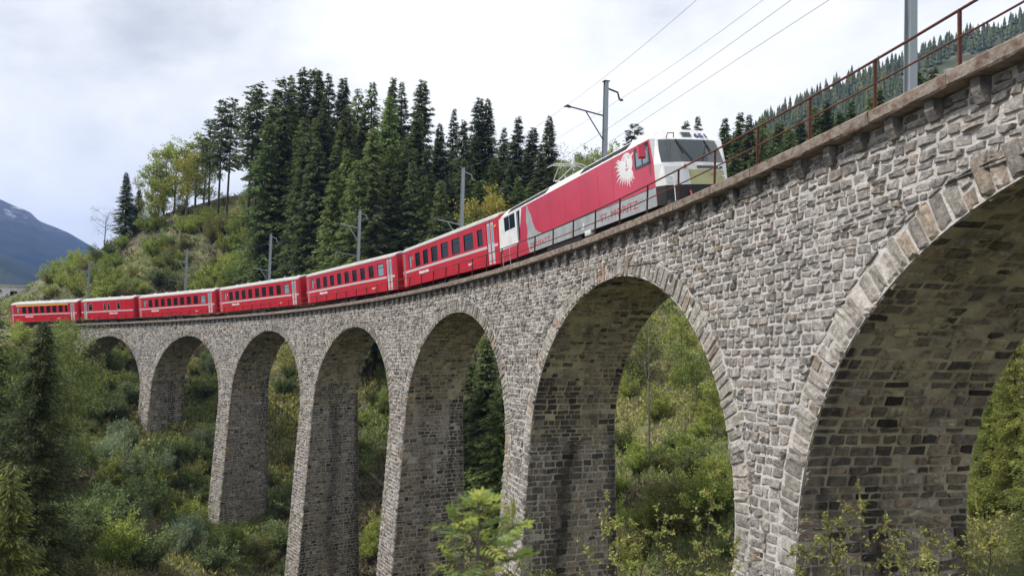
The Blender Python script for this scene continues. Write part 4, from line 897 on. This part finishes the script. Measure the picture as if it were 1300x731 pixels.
for k in range(4): mk_conifer('spruce%d'%k,24,random.uniform(3.9,4.8),random.uniform(.04,.16),DG,whorl=.46,nb=11,dens=24,ln=.50,wd=.15,open_=.14+.08*k,shape=[1.,.8,.9,1.15][k],droop=[.3,.2,.42,.25][k])
for k in range(3): mk_conifer('pine%d'%k,22,random.uniform(3.0,3.8),random.uniform(.38,.52),DG+[(.05,.065,.03)],whorl=.5,nb=7,dens=14,ln=.5,wd=.22,droop=.1,shape=.55,open_=.25,trunk_r=.2)
for k in range(2): mk_conifer('larch%d'%k,24,4.6,.08,MG+[(.15,.20,.065),(.18,.235,.075)],whorl=.42,nb=8,dens=12,ln=.5,wd=.17,droop=.3,open_=.12)
mk_conifer('near_spruce',16,4.4,.03,[(.05,.072,.026),(.068,.092,.03),(.036,.055,.022),(.10,.12,.036)],whorl=.36,nb=15,dens=36,ln=.21,wd=.04,droop=.34,open_=.10)
mk_conifer('near_light_spruce',12,3.0,.03,[(.16,.18,.04),(.22,.235,.055),(.11,.13,.036)],whorl=.24,nb=10,dens=22,ln=.20,wd=.045,droop=.30,open_=.08)
mk_broad('birch0',15,2.9,.08,LG,leaf=.30,n=6500,limbs=10); mk_broad('birch1',14,2.8,.10,LG+[(.13,.15,.03)],leaf=.30,n=7000,limbs=11)
mk_broad('yellow_tree',13,2.8,.2,[(.33,.30,.055),(.27,.28,.055),(.22,.25,.05),(.36,.26,.06)],leaf=.28,n=6000)
mk_broad('green_tree',12,4.0,.15,MG+LG,leaf=.28,n=8000,limbs=12); mk_broad('near_green_tree',10,2.7,.05,LG+[(.20,.24,.10)],leaf=.13,n=26000,limbs=14); mk_broad('bare_tree',9,2.6,.3,[(.16,.17,.08)],leaf=.16,n=700,bare=True)
mk_shrub('shrub0',2.6,1.7,LG,stems=16,leaf=.15,n=5200); mk_shrub('shrub1',2.2,1.9,[(.19,.245,.09),(.25,.30,.13),(.14,.19,.065)],stems=16,leaf=.16,n=4200)
mk_shrub('shrub2',3.2,1.5,[(.24,.29,.17),(.31,.36,.23),(.18,.23,.13)],stems=18,leaf=.20,n=4200,upright=1.2,w=.25); mk_shrub('shrub3',1.8,1.6,[(.125,.17,.05),(.17,.215,.065)],stems=14,leaf=.15,n=3600)
mk_shrub('shrub4',2.4,1.7,[(.26,.26,.08),(.21,.22,.07),(.30,.28,.11)],stems=15,leaf=.14,n=3000); mk_shrub('bare_bush',2.4,1.6,[(.14,.12,.07)],stems=26,leaf=.12,n=3000,bare=True,bark='bark_light')
NM={'spruce':'spruce_tree','pine':'pine_tree','larch':'larch_tree','birch':'birch_tree','yellow_tree':'broadleaf_tree','green_tree':'broadleaf_tree','near_green_tree':'broadleaf_tree','bare_tree':'bare_tree','near_spruce':'spruce_tree','near_light_spruce':'spruce_tree','shrub':'shrub','bare_bush':'bare_shrub'}
def plant(key,x,y,z,scale,label,group=None,wide=1.):
    h,tm,cm=PROTO[key]; base=key.rstrip('0123456789'); nm=NM[base]; shrub='shrub' in nm or 'bush' in nm
    r=empty(nm,(x,y,z),label,'shrub' if shrub else 'tree',group); r.scale=(scale*wide,scale*wide,scale); r.rotation_euler=(random.uniform(-.03,.03),random.uniform(-.03,.03),random.uniform(0,2*PI))
    for n_,me in (('stem' if shrub else 'trunk',tm),('foliage' if shrub else 'crown',cm)):
        o=bpy.data.objects.new(n_,me); COL.objects.link(o); o.parent=r
    return r
def tree_at(key,px,ytop,depth,label,group=None,wide=1.,minh=3.):
    P=at(px,ytop,depth); g=gz(P[0],P[1]); h=max(P[2]-g,minh); return plant(key,P[0],P[1],g,h/PROTO[key][0],label,group,wide*min(1.35,max(1.05,20/h)) if key[:4] in ('spru','larc','pine') else wide)
G1='trees on the crest of the hill behind the train'
for px,yt,d,k,lab in [(163,218,124,'spruce0','slim dark spruce standing alone at the left end of the crest'),(176,240,127,'spruce1','small dark spruce beside the slim one at the left end of the crest'),(135,263,124,'bare_tree','small sparse grey tree leftmost on the crest'),(195,200,126,'birch0','light green birch at the left edge of the wood'),(212,178,127,'birch1','light green birch second from the left edge of the wood'),(226,172,130,'birch0','tall light green birch near the yellow tree'),(240,190,124,'yellow_tree','golden yellow tree among the light green birches'),(252,168,130,'birch1','tall light green birch right of the yellow tree'),(262,180,126,'birch0','light green birch beside the tall bare-trunked pine'),(200,225,121,'birch1','bright yellow green birch low on the left of the wood'),
  (283,124,122,'pine0','tall pine with bare trunk, left of the pair above the birches'),(294,122,121,'pine1','tall pine with bare trunk, right of the pair above the birches'),(270,150,127,'pine2','pine half hidden between birches and the tall pines'),(320,112,122,'pine2','tall pine with open crown left of the dense wood'),(332,104,118,'pine0','tall open crowned pine at the front of the wood'),(348,112,124,'spruce1','dark spruce at the left of the dense wood'),(358,97,116,'pine1','tall pine with long bare trunk in front of the dense wood'),(372,95,122,'spruce3','dark spruce with pointed top in the dense wood'),(385,80,120,'spruce2','tallest dark spruce with a ragged top in the wood'),(398,84,124,'pine2','tall round-topped pine beside the tallest spruce'),(410,88,121,'spruce0','tall dark spruce just right of the tallest one'),(424,92,117,'spruce3','dark spruce in front of the middle of the wood'),(433,96,124,'spruce1','dark narrow spruce behind the larches'),(450,108,112,'larch0','fresh green larch, left one of the two larches'),(436,130,107,'spruce2','mid green spruce in front of the left larch'),(474,100,112,'larch1','fresh green larch, right one of the two larches'),(492,96,118,'spruce0','dark spruce rising between the larches and the gap'),(498,118,106,'larch0','drooping green larch in front of the dark wood'),(515,102,116,'spruce3','dark spruce at the left of the gap in the skyline'),(538,97,118,'spruce1','dark spruce with wide ragged top standing apart'),(528,135,110,'spruce2','mid green spruce in front of the ragged dark one'),(558,155,108,'spruce0','green spruce left of the twin spruces'),(575,136,114,'spruce3','ragged spruce with thin top right of the gap'),(592,150,106,'spruce2','full green spruce above the second coach'),(609,122,112,'spruce1','pointed dark spruce, left of the twin tops'),(623,124,113,'spruce0','pointed dark spruce, right of the twin tops'),(640,160,108,'spruce3','spruce between the twin tops and the locomotive mast'),(655,146,106,'spruce2','tall full spruce left of the locomotive roof'),(674,160,110,'spruce1','narrow spruce behind the full one above the locomotive'),(697,146,108,'spruce0','spruce with open branches above the locomotive rear'),(686,186,100,'spruce3','short spruce above the pantograph'),(722,190,108,'bare_tree','thin leafless tree between spruces and mast'),(745,183,108,'birch0','small pale birch just left of the mast at the locomotive'),(735,205,104,'green_tree','low green tree behind the locomotive roof'),(803,156,103,'pine1','round-topped pine sticking out above the locomotive roof'),(780,178,104,'birch1','pale bushy tree behind the locomotive vents'),(868,152,104,'spruce2','small spruce top left of the cab roof number'),(884,146,105,'spruce3','pointed spruce top above the cab roof number'),(622,232,92,'yellow_tree','yellow green bush-like tree behind the mast and first coach'),(605,252,90,'birch0','light green tree low behind the first coach')]:
    tree_at(k,px,yt,d+(10 if px<305 else 2),lab,G1)
G2='dense wood filling the slope behind the train'
cnt=0
for px in np.arange(345,745,13.):   # second and third rows of the wood: tops stay below the skyline row
    for d,dy in ((112,60),(104,105),(97,150)):
        if d<100 and not 430<px<700: continue
        if d<106 and px<395: continue
        x=px+random.uniform(-6,6); yt=np.interp(px,[340,390,440,500,560,620,700,760],[150,140,150,150,190,180,205,235])+ (dy-60)*.55+random.uniform(-18,18)
        k=random.choice(['spruce0','spruce1','spruce2','spruce3','spruce2','larch1','larch0','larch1','larch0','spruce2']); side='left' if px<480 else ('middle' if px<620 else 'right')
        lk={'spruce0':'broad dark spruce','spruce1':'narrow dark spruce','spruce2':'full green spruce','spruce3':'ragged green spruce','larch1':'fresh green larch','larch0':'bright larch','green_tree':'leafy broad tree'}[k]; rw={112:'back',104:'middle',97:'front'}[d]
        wh=[(375,'below the tall pines'),(410,'below the tallest spruce'),(450,'below the left larch'),(490,'below the right larch'),(530,'left of the skyline gap'),(570,'above the first coach joint'),(620,'behind the mast at the first coach'),(665,'above the rear of the locomotive'),(9999,'beside the locomotive pantograph')]
        tree_at(k,x,yt,d+random.uniform(-4,4),lk+', '+rw+' row of wood, '+next(b for a,b in wh if px<a),G2); cnt+=1
G3='trees behind the railing on the right'
for px,yt,d,k,lab in [(916,148,92,'spruce0','narrow spruce just right of the locomotive cab'),(935,140,94,'spruce2','taller dark spruce second to the right of the cab'),(950,143,90,'spruce3','full spruce between the second and third railing posts'),(968,145,92,'larch0','light green larch behind the railing'),(985,152,88,'spruce1','broad spruce behind the railing right of the larch'),(1000,160,86,'larch1','pale green larch left of the wide round crown'),(1018,150,90,'spruce2','spruce near the middle of the right hand row'),(1036,135,90,'larch1','round pale larch below the cliff'),(1052,128,90,'spruce0','green spruce below the cliff on the mountain'),(1068,140,86,'spruce2','low green spruce beside the dark spruce behind the railing'),(1086,126,86,'spruce3','dark spruce right of the round crowns'),(1105,120,84,'larch1','fresh larch just left of the thick mast'),(1120,112,86,'spruce0','dark spruce left of the thick mast'),(1165,88,84,'spruce1','spruce right behind the thick mast'),(1185,84,82,'spruce2','broad spruce right of the thick mast behind the railing'),(930,190,80,'spruce1','short spruce low beside the locomotive nose'),(955,185,80,'spruce2','low green spruce behind the railing near the locomotive nose'),(985,185,78,'spruce0','short spruce in front of the row behind the railing'),(1015,180,78,'spruce3','dark short spruce peeping over the coping'),(1045,165,78,'larch0','pale short larch peeping over the coping')]:
    tree_at(k,px,yt,d,lab,G3)
# ---- height lookup and occlusion test used for scattering plants where the photo shows ground
gx=np.linspace(-110,130,301); gy=np.linspace(-15,170,232); GX,GY=np.meshgrid(gx,gy,indexing='ij'); GH=ground(GX,GY)
def gh(x,y):
    i=np.clip((x-gx[0])/(gx[1]-gx[0]),0,len(gx)-1.001); j=np.clip((y-gy[0])/(gy[1]-gy[0]),0,len(gy)-1.001); a=i.astype(int);b=j.astype(int);u=i-a;v=j-b
    return GH[a,b]*(1-u)*(1-v)+GH[a+1,b]*u*(1-v)+GH[a,b+1]*(1-u)*v+GH[a+1,b+1]*u*v
def cast(px,py,dmin=8,dmax=175):
    """first ground point seen through picture directions"""
    n=len(px); D=FWD+RI*((px-650)/FPX)[:,None]-UP*((py-365.5)/FPX)[:,None]; best=np.full(n,np.nan)
    for d in np.arange(dmin,dmax,.7):
        m=np.isnan(best); 
        if not m.any(): break
        P=CAMP+D[m]*d; hit=P[:,2]<gh(P[:,0],P[:,1]); idx=np.where(m)[0][hit]; best[idx]=d
    P=CAMP+D*np.nan_to_num(best)[:,None]; return P,best
def blocked(P):
    """is the line from the camera to P cut by the masonry"""
    out=np.zeros(len(P),bool)
    for f in np.linspace(.05,.98,160):
        Q=CAMP+(P-CAMP)*f; s,o=soff(Q[:,0],Q[:,1]); m=(np.abs(o)<2.1)&(s>S0)&(s<S1)&(Q[:,2]<zdeck(s))
        k=np.clip(np.round(s/PIT).astype(int),0,6); u=(s-k*PIT)/RA; zs=np.array(ZS)[k]; op=(np.abs(u)<1)&(Q[:,2]<zs+RISE*np.sqrt(np.clip(1-u*u,0,1)))
        out|=m&~op
    return out
def region(n,x0,x1,y0,y1):
    px=rng.uniform(x0,x1,n*6); py=rng.uniform(y0,y1,n*6); P,b=cast(px,py); ok=~np.isnan(b); P,b=P[ok],b[ok]; 
    s,o=soff(P[:,0],P[:,1]); k_=np.clip(np.round(s/PIT),0,6); ok=~((np.abs(o)<3.6)&(s>S0)&(s<S1+25)&((np.abs(s-k_*PIT)>5.6)|(s>112))); P,b=P[ok],b[ok]; ok=~blocked(P); return P[ok][:n],b[ok][:n]
def shrubs(n,box,keys,lab,group,smin=.6,smax=1.2,dlim=(0,400)):
    P,b=region(n,*box)
    for p,d in zip(P,b):
        if not dlim[0]<d<dlim[1]: continue
        k=random.choice(keys); z=float(gh(p[:1],p[1:2])[0]); sc_=random.uniform(smin,smax); X_,Y_,_z=proj(p); fx=(X_-box[0])/(box[1]-box[0]); fy=(Y_-box[2])/(box[3]-box[2])
        look={'shrub0':'yellow green','shrub1':'soft green','shrub2':'silvery upright','shrub3':'deep green low','shrub4':'pale olive','bare_bush':'brown half leafless'}[k]; size='large' if sc_>(smin+smax)/2 else 'small'
        place=['topmost','upper','middle','lower','lowest'][min(4,max(0,int(fy*5)))]+' '+['far left','left','centre','right','far right'][min(4,max(0,int(fx*5)))]
        plant(k,p[0],p[1],z-.1,sc_,'%s %s %s, %s'%(size,look,lab,place),group,random.uniform(.85,1.25))
HS='shrubs on the hillside above the train'
shrubs(72,(50,335,262,388),['shrub0','shrub1','shrub4','shrub0'],'shrub on the hillside left of the wood',HS,.7,1.5)
shrubs(20,(60,300,335,388),['shrub0','shrub4','shrub1'],'shrub just above the coach roofs',HS,.7,1.3)
shrubs(16,(300,430,255,345),['bare_bush','bare_bush','shrub4','shrub3'],'shrub below the tall pines',HS,.7,1.3)
LS='shrubs on the slope in front of the viaduct'
shrubs(88,(0,265,415,731),['shrub0','shrub1','shrub2','shrub3','shrub1'],'shrub in front of the viaduct',LS,.7,1.35)
shrubs(8,(240,380,640,731),['shrub1','shrub3','shrub0'],'shrub at the foot of the slender piers',LS,.8,1.3)
shrubs(34,(180,345,500,725),['shrub3','shrub0','bare_bush','shrub4'],'shrub near the feet of the left piers',LS,.5,1.0)
AS='shrubs seen through the arches'
for box,n,ks,lab in [((118,185,440,560),7,['shrub1','shrub0','bare_bush'],'shrub behind the leftmost arch'),((228,285,440,640),9,['shrub1','shrub3','shrub0','shrub4'],'shrub behind the second arch from the left'),((338,385,450,731),10,['shrub4','shrub3','bare_bush','shrub1'],'shrub behind the third arch from the left'),((450,500,440,731),9,['shrub3','shrub0','shrub3','bare_bush'],'shrub behind the fourth arch from the left'),((585,645,430,731),8,['shrub3','shrub1','shrub0'],'shrub behind the fifth arch from the left'),((775,935,380,731),34,['shrub0','shrub1','shrub3','shrub4','shrub0'],'shrub behind the second arch from the right'),((1215,1300,450,731),8,['shrub1','shrub0','shrub4'],'shrub behind the big arch')]:
    shrubs(n,box,ks,lab,AS,.5,1.1)
# named trees around and behind the viaduct
tree_at('near_spruce',35,402,34,'big dark spruce in the left foreground in front of the viaduct end',None,.85)
tree_at('near_light_spruce',14,575,22,'lighter spruce top in the bottom left corner',None,.95)
tree_at('near_spruce',-22,470,36,'dark spruce cut by the left edge of the photo',None,.6)
tree_at('near_green_tree',62,412,62,'light green tree right beside the big dark spruce')
tree_at('spruce1',-10,335,60,'dark spruce at the far left edge rising in front of the mountain')
for px,yt,d,k,lab in [(622,425,62,'spruce0','conifer seen through the fifth arch from the left, right of centre'),(602,455,66,'spruce2','conifer seen through the fifth arch from the left beside its pier'),(635,470,58,'larch0','light green conifer against the right side of the fifth arch from the left'),(800,395,70,'green_tree','green tree high behind the second arch from the right'),(866,388,66,'birch0','light green tree at the top of the second arch from the right'),(885,440,58,'green_tree','bushy green tree behind the right part of the second arch'),(905,480,52,'birch1','light birch by the right jamb of the second arch from the right'),(828,398,55,'bare_tree','grey leafless tree in the middle of the second arch from the right'),(262,432,112,'green_tree','green tree at the top of the second arch from the left'),(470,450,95,'green_tree','green tree behind the fourth arch from the left'),(485,520,86,'birch0','light tree behind the fourth arch from the left'),(1262,440,30,'near_light_spruce','yellow green conifer behind the big arch, left one'),(1295,400,28,'near_light_spruce','yellow green conifer behind the big arch at the right edge'),(1330,430,24,'near_light_spruce','conifer behind the big arch just outside the right edge')]:
    tree_at(k,px,yt,d,lab,None,.55 if k=='bare_tree' else 1.)
# ---- undergrowth: grasses, herbs and low leaves covering the ground (nobody could count it)
def undergrowth():
    Vs=[];Cs=[]
    for (x0,x1,y0,y1,n) in ((0,1300,240,731,24000),(0,700,380,731,11000),(770,1300,380,731,6000)):
        px=rng.uniform(x0,x1,n); py=rng.uniform(y0,y1,n); P,b=cast(px,py); ok=~np.isnan(b); P,b=P[ok],b[ok]; m=len(P); P=P+rng.normal(0,.4,P.shape)*[1,1,0]; P[:,2]=gh(P[:,0],P[:,1])-.03; s,o=soff(P[:,0],P[:,1]); ok=~((np.abs(o)<2.6)&(s>S1-5)&(s<S1+22)); P,b=P[ok],b[ok]; m=len(P)
        q=6; Pk=np.repeat(P,q,0)+rng.normal(0,.28,(m*q,3))*[1,1,.12]; bk_=np.repeat(b,q); D=rng.normal(0,.6,(m*q,3)); D[:,2]=np.abs(D[:,2])+.5
        L_=np.clip(bk_*.0058,.12,.62)*rng.uniform(.5,1.3,m*q); V=kites(Pk,D,L_,L_*.42); tone=fbm(P[:,0],P[:,1],.16,3,21); base=np.where((tone>.35)[:,None],np.array([[.32,.31,.11]]),np.where((tone<-.45)[:,None],np.array([[.12,.10,.06]]),np.array([[.18,.22,.06]]))); Vs.append(V); Cs.append(np.repeat(base,q,0)*rng.uniform(.6,1.35,(m*q,1)))
    V=np.concatenate(Vs);C=np.concatenate(Cs); N=len(V); o=mesh_np('undergrowth',V.reshape(-1,3),np.arange(N*4).reshape(N,4),M['leaf'],col=np.repeat(C,4,0)); tag(o,kind='stuff',label='grass, herbs and low leaves covering the hillsides',cat='undergrowth'); print('undergrowth',N)
undergrowth()
# ---------------------------------------------------------------- foreground saplings and twigs
def pinnate(P0,Dr,L_,cols,nl=5,leaf=.055,V=None,C=None,tm=None):
    """one compound leaf: rachis with paired leaflets"""
    Dr=unit(np.array(Dr,float)); side=unit(np.cross(Dr,[0,0,1.])+rng.normal(0,.15,3)); base=np.array(cols[rng.integers(len(cols))])*random.uniform(.8,1.2)
    P1=P0+Dr*L_; tm.tube([P0,(P0+P1)/2+[0,0,L_*.06],P1-[0,0,L_*.1]],[.0016,.0012,.0008],3,cap=False)
    for k in range(nl):
        f=.3+.7*k/(nl-1); Q=P0+Dr*L_*f+np.array([0,0,L_*(.12*f-.2*f*f)])
        for sg in (-1,1):
            d=unit(Dr*.75+side*sg+np.array([0,0,random.uniform(-.35,.1)])); ll=leaf*(1-.35*abs(f-.6))*random.uniform(.85,1.15); n=unit(np.cross(d,Dr*sg)); w=np.cross(d,n)*ll*.17
            V+= [np.stack([Q,Q+d*ll*.3+w,Q+d*ll*.62+w*.9,Q+d*ll]),np.stack([Q,Q+d*ll*.3-w+n*.002,Q+d*ll*.62-w*.9+n*.002,Q+d*ll])]; C+=[base,base*.93]
    d=Dr; w=side*leaf*.17; Q=P1-[0,0,L_*.08]; V.append(np.stack([Q,Q+d*leaf*.5+w,Q+d*leaf,Q+d*leaf*.5-w])); C.append(base)
def sapling():
    d=2.7; top=at(607,640,d); g=gz(top[0],top[1]); root=empty('rowan_sapling',(top[0],top[1],g),'bright yellow green sapling with feathery leaves, close to the camera at the bottom centre','sapling'); O=np.array(root.location); V=[];C=[];tm=MB()
    st=[np.array([0.04,0,-.1]),np.array([.02,.03,(top[2]-g)*.5]),at(608,731,d)-O,at(606,690,d)-O,at(609,660,d)-O,top-O]; tm.tube(st,[.012,.010,.0075,.006,.004,.002],6)
    cols=[(.34,.46,.07),(.28,.40,.07),(.42,.50,.10),(.22,.34,.08)]
    for (px,py,dd,n,spread,L_) in [(609,640,0,9,1.,.085),(608,652,0,8,1.1,.10),(606,672,.0,5,1.2,.12),(604,690,0,7,1.2,.12),(607,712,0,8,1.2,.13),(606,735,0,8,1.2,.14)]:
        P=at(px,py,d+dd)-O; a0=random.uniform(0,6)
        for k in range(n):
            a=a0+k*2.4; up=random.uniform(-.05,.75) if py<660 else random.uniform(-.25,.35); D=RI*math.cos(a)+FWD*math.sin(a)+UP*up; pinnate(P+rng.normal(0,.006,3),D,L_*random.uniform(.6,1.0)*spread,cols,6,.036,V,C,tm)
    for (px,py,px2,py2) in [(604,678,572,666),(607,700,652,668),(607,725,655,708),(604,728,570,716),(607,715,640,690)]:
        A=at(px,py,d)-O; B=at(px2,py2,d+random.uniform(-.12,.12))-O; tm.tube([A,(A+B)/2,B],[.003,.002,.0012],4,cap=False)
        for k in range(5): pinnate(A+(B-A)*(.45+.13*k),unit(B-A)+rng.normal(0,.55,3),.075,cols,5,.034,V,C,tm)
    tm.build('stem',M['bark_light'],root); _,o=kmesh('leaves',np.array(V),np.array(C)*.85,M['leaf'],link=True); o.parent=root
sapling()
def twig_bush(d,tops,label,leaf=.042):
    xs=[t[0] for t in tops]; c=at(sum(xs)/len(xs),731,d); g=gz(c[0],c[1]); root=empty('budding_bush',(c[0],c[1],g),label,'bush'); O=np.array(root.location); V=[];C=[];tm=MB(); cols=[(.24,.26,.07),(.28,.28,.09),(.18,.21,.06),(.30,.27,.09)]; P_=[];D_=[]
    for (px,py) in tops:
        dd=d+random.uniform(-.6,.6); T=at(px,py,dd)-O; bx=px+random.uniform(-25,25); B=at(bx,760,dd)-O; G=np.array([B[0]*.75,B[1]*.75,-.1]); mid=(T+B)/2+rng.normal(0,.06,3); tm.tube([G,B,mid,T],[.013,.009,.006,.0025],5,cap=False); n=int(16+ (731-py)*.16)
        segs=[(B,mid),(mid,T)]
        for q in range(7):
            f=random.random(); A=(B+(mid-B)*f) if random.random()<.5 else mid+(T-mid)*f*.8; E_=A+unit(rng.normal(0,1,3)+np.array([0,0,.9]))*random.uniform(.15,.42); tm.tube([A,E_],[.004,.0015],3,cap=False); segs+=[(A,E_),(A,E_)]
        for A,E_ in segs:
            m_=int(n*.27); f=rng.uniform(.15,1,m_)[:,None]; P=A+(E_-A)*f; k=3; P_.append(np.repeat(P,k,0)+rng.normal(0,.008,(m_*k,3))); D_.append(rng.normal(0,.8,(m_*k,3))+[0,0,.3])
    P=np.concatenate(P_);D=np.concatenate(D_); V=kites(P,D,rng.uniform(.6,1.3,len(P))*leaf,rng.uniform(.6,1.2,len(P))*leaf*.5); _,o=kmesh('leaves',V,shade(len(P),cols),M['leaf'],link=True); o.parent=root; tm.build('stem',M['bark'],root)
twig_bush(8.,[(772,655),(790,640),(812,668),(835,640),(880,640),(902,588),(925,665),(848,690)],'bush with small yellow green buds in front of the second arch from the right')
twig_bush(7.5,[(1030,690),(1052,652),(1072,690),(1095,638),(1124,650),(1142,690),(1060,700)],'thin budding bush in front of the big right hand pier')
twig_bush(7.,[(1178,700),(1200,668),(1228,690),(1250,640)],'sparse budding bush at the lower right corner')
twig_bush(9.,[(660,712),(690,722),(720,735)],'tiny budding bush at the bottom beside the sapling')
# fallen trunks on the slope behind the arches
for (xa,ya,xb,yb,d,lab) in [(350,506,385,488,92,'fallen dark tree trunk on the brown slope behind the third arch from the left'),(880,520,897,545,50,'fallen pale branch on the slope in the right part of the second arch'),(472,545,488,580,80,'fallen pale trunk behind the fourth arch from the left')]:
    A=at(xa,ya,d); B=at(xb,yb,d-2); A[2]=gz(A[0],A[1])+.2; B[2]=gz(B[0],B[1])+.3; mb=MB(); mb.tube([A,(A+B)/2+[0,0,.05],B],[.17,.14,.07],7); dr=unit(B-A)
    for k in range(5): p=A+(B-A)*(.2+.15*k); mb.tube([p,p+rng.normal(0,.4,3)+[0,0,.5]],[.035,.01],4)
    tag(mb.build('fallen_trunk',M['bark_light'] if 'pale' in lab else M['bark']),lab,'log')
# low white wall and shed beyond the end of the train
P=at(-3,401,132); r=empty('white_shed',(P[0],P[1],gz(P[0],P[1])),'small pale building with a flat grey roof at the far left','building'); r.rotation_euler=(0,0,.6)
hh=max(P[2]-r.location[2]+1.2,2.5); mb=MB(); mb.box(-4,4,-2.5,2.5,-1,hh); mb.build('wall',M['white'],r); mb=MB(); mb.box(-4.3,4.3,-2.8,2.8,hh,hh+.25); mb.build('roof',M['stripe'],r)
for x in (-2,1.2): mb=MB(); mb.box(x,x+1,-2.53,-2.505,hh-1.8,hh-.8); mb.build('window',M['glass'],r)
# ---- far wood on the mountain: small conifers, tier shaped, thousands
def far_wood():
    n=5200; i=rng.integers(0,XR.shape[0]-1,n*3); j=rng.integers(8,121,n*3); u=rng.random(n*3)[:,None]; P=np.concatenate([XR[i,j]*(1-u)+XR[i+1,j]*u,(ZR[i,j]*(1-u[:,0])+ZR[i+1,j]*u[:,0])[:,None]],1); dens=fbm(P[:,0],P[:,1],.012,3,9); x,y,zc=proj(P); ok=(dens>-1.0)&(x>600)&(x<1400)&(y<420)&(y>-120); P=P[ok][:n]; n=len(P)
    H_=rng.uniform(7,13,n); R_=H_*rng.uniform(.16,.22,n); tiers=3; k=6; V=[];F=[]; rot=rng.uniform(0,2*PI,n)
    vs=[];fs=[];c=0
    for t in range(tiers):
        z0=.12+.27*t; z1=min(z0+.46,1.0); rr=1-.28*t
        ring=[(rr*(1. if q%2==0 else .62)*math.cos(2*PI*q/(2*k)),rr*(1. if q%2==0 else .62)*math.sin(2*PI*q/(2*k)),z0+(.0 if q%2==0 else .07)) for q in range(2*k)]; vs+=ring+[(0,0,z1)]; fs+=[[c+q,c+(q+1)%(2*k),c+2*k] for q in range(2*k)]; c+=2*k+1
    vs=np.array(vs);fs=np.array(fs); ca,sa=np.cos(rot)[:,None],np.sin(rot)[:,None]; X=(vs[:,0]*ca-vs[:,1]*sa)*R_[:,None]; Y=(vs[:,0]*sa+vs[:,1]*ca)*R_[:,None]; Z=vs[:,2]*H_[:,None]-.5; VV=np.stack([X,Y,Z],-1)+P[:,None]; FF=fs[None]+(np.arange(n)*len(vs))[:,None,None]; C=shade(n,[(.07,.10,.04),(.09,.12,.048),(.055,.08,.036),(.13,.15,.055)])
    o=mesh_np('mountain_wood',VV.reshape(-1,3),FF.reshape(-1,3),M['needle'],col=np.repeat(C,len(vs),0)); tag(o,kind='stuff',label='dense conifer wood covering the mountain behind the viaduct',cat='forest')
far_wood()
# ---- haze
mb=MB(); mb.box(-6000,6500,-1000,6200,-74,900); hz=mb.build('haze',[]) if False else None
me=bpy.data.meshes.new('haze'); me.from_pydata([(x,y,z) for x in (-5400,5400) for y in (-1000,5800) for z in (-74,620)],[],[[0,1,3,2],[4,6,7,5],[0,4,5,1],[2,3,7,6],[0,2,6,4],[1,5,7,3]])
hz=bpy.data.objects.new('haze',me); COL.objects.link(hz); hz['kind']='stuff'; hm=bpy.data.materials.new('haze_air'); hm.use_nodes=True; n_=hm.node_tree; n_.nodes.clear(); o_=n_.nodes.new('ShaderNodeOutputMaterial'); pv=n_.nodes.new('ShaderNodeVolumePrincipled'); pv.inputs['Density'].default_value=.00014; pv.inputs['Color'].default_value=(.26,.46,1,1); n_.links.new(pv.outputs[0],o_.inputs['Volume']); me.materials.append(hm)
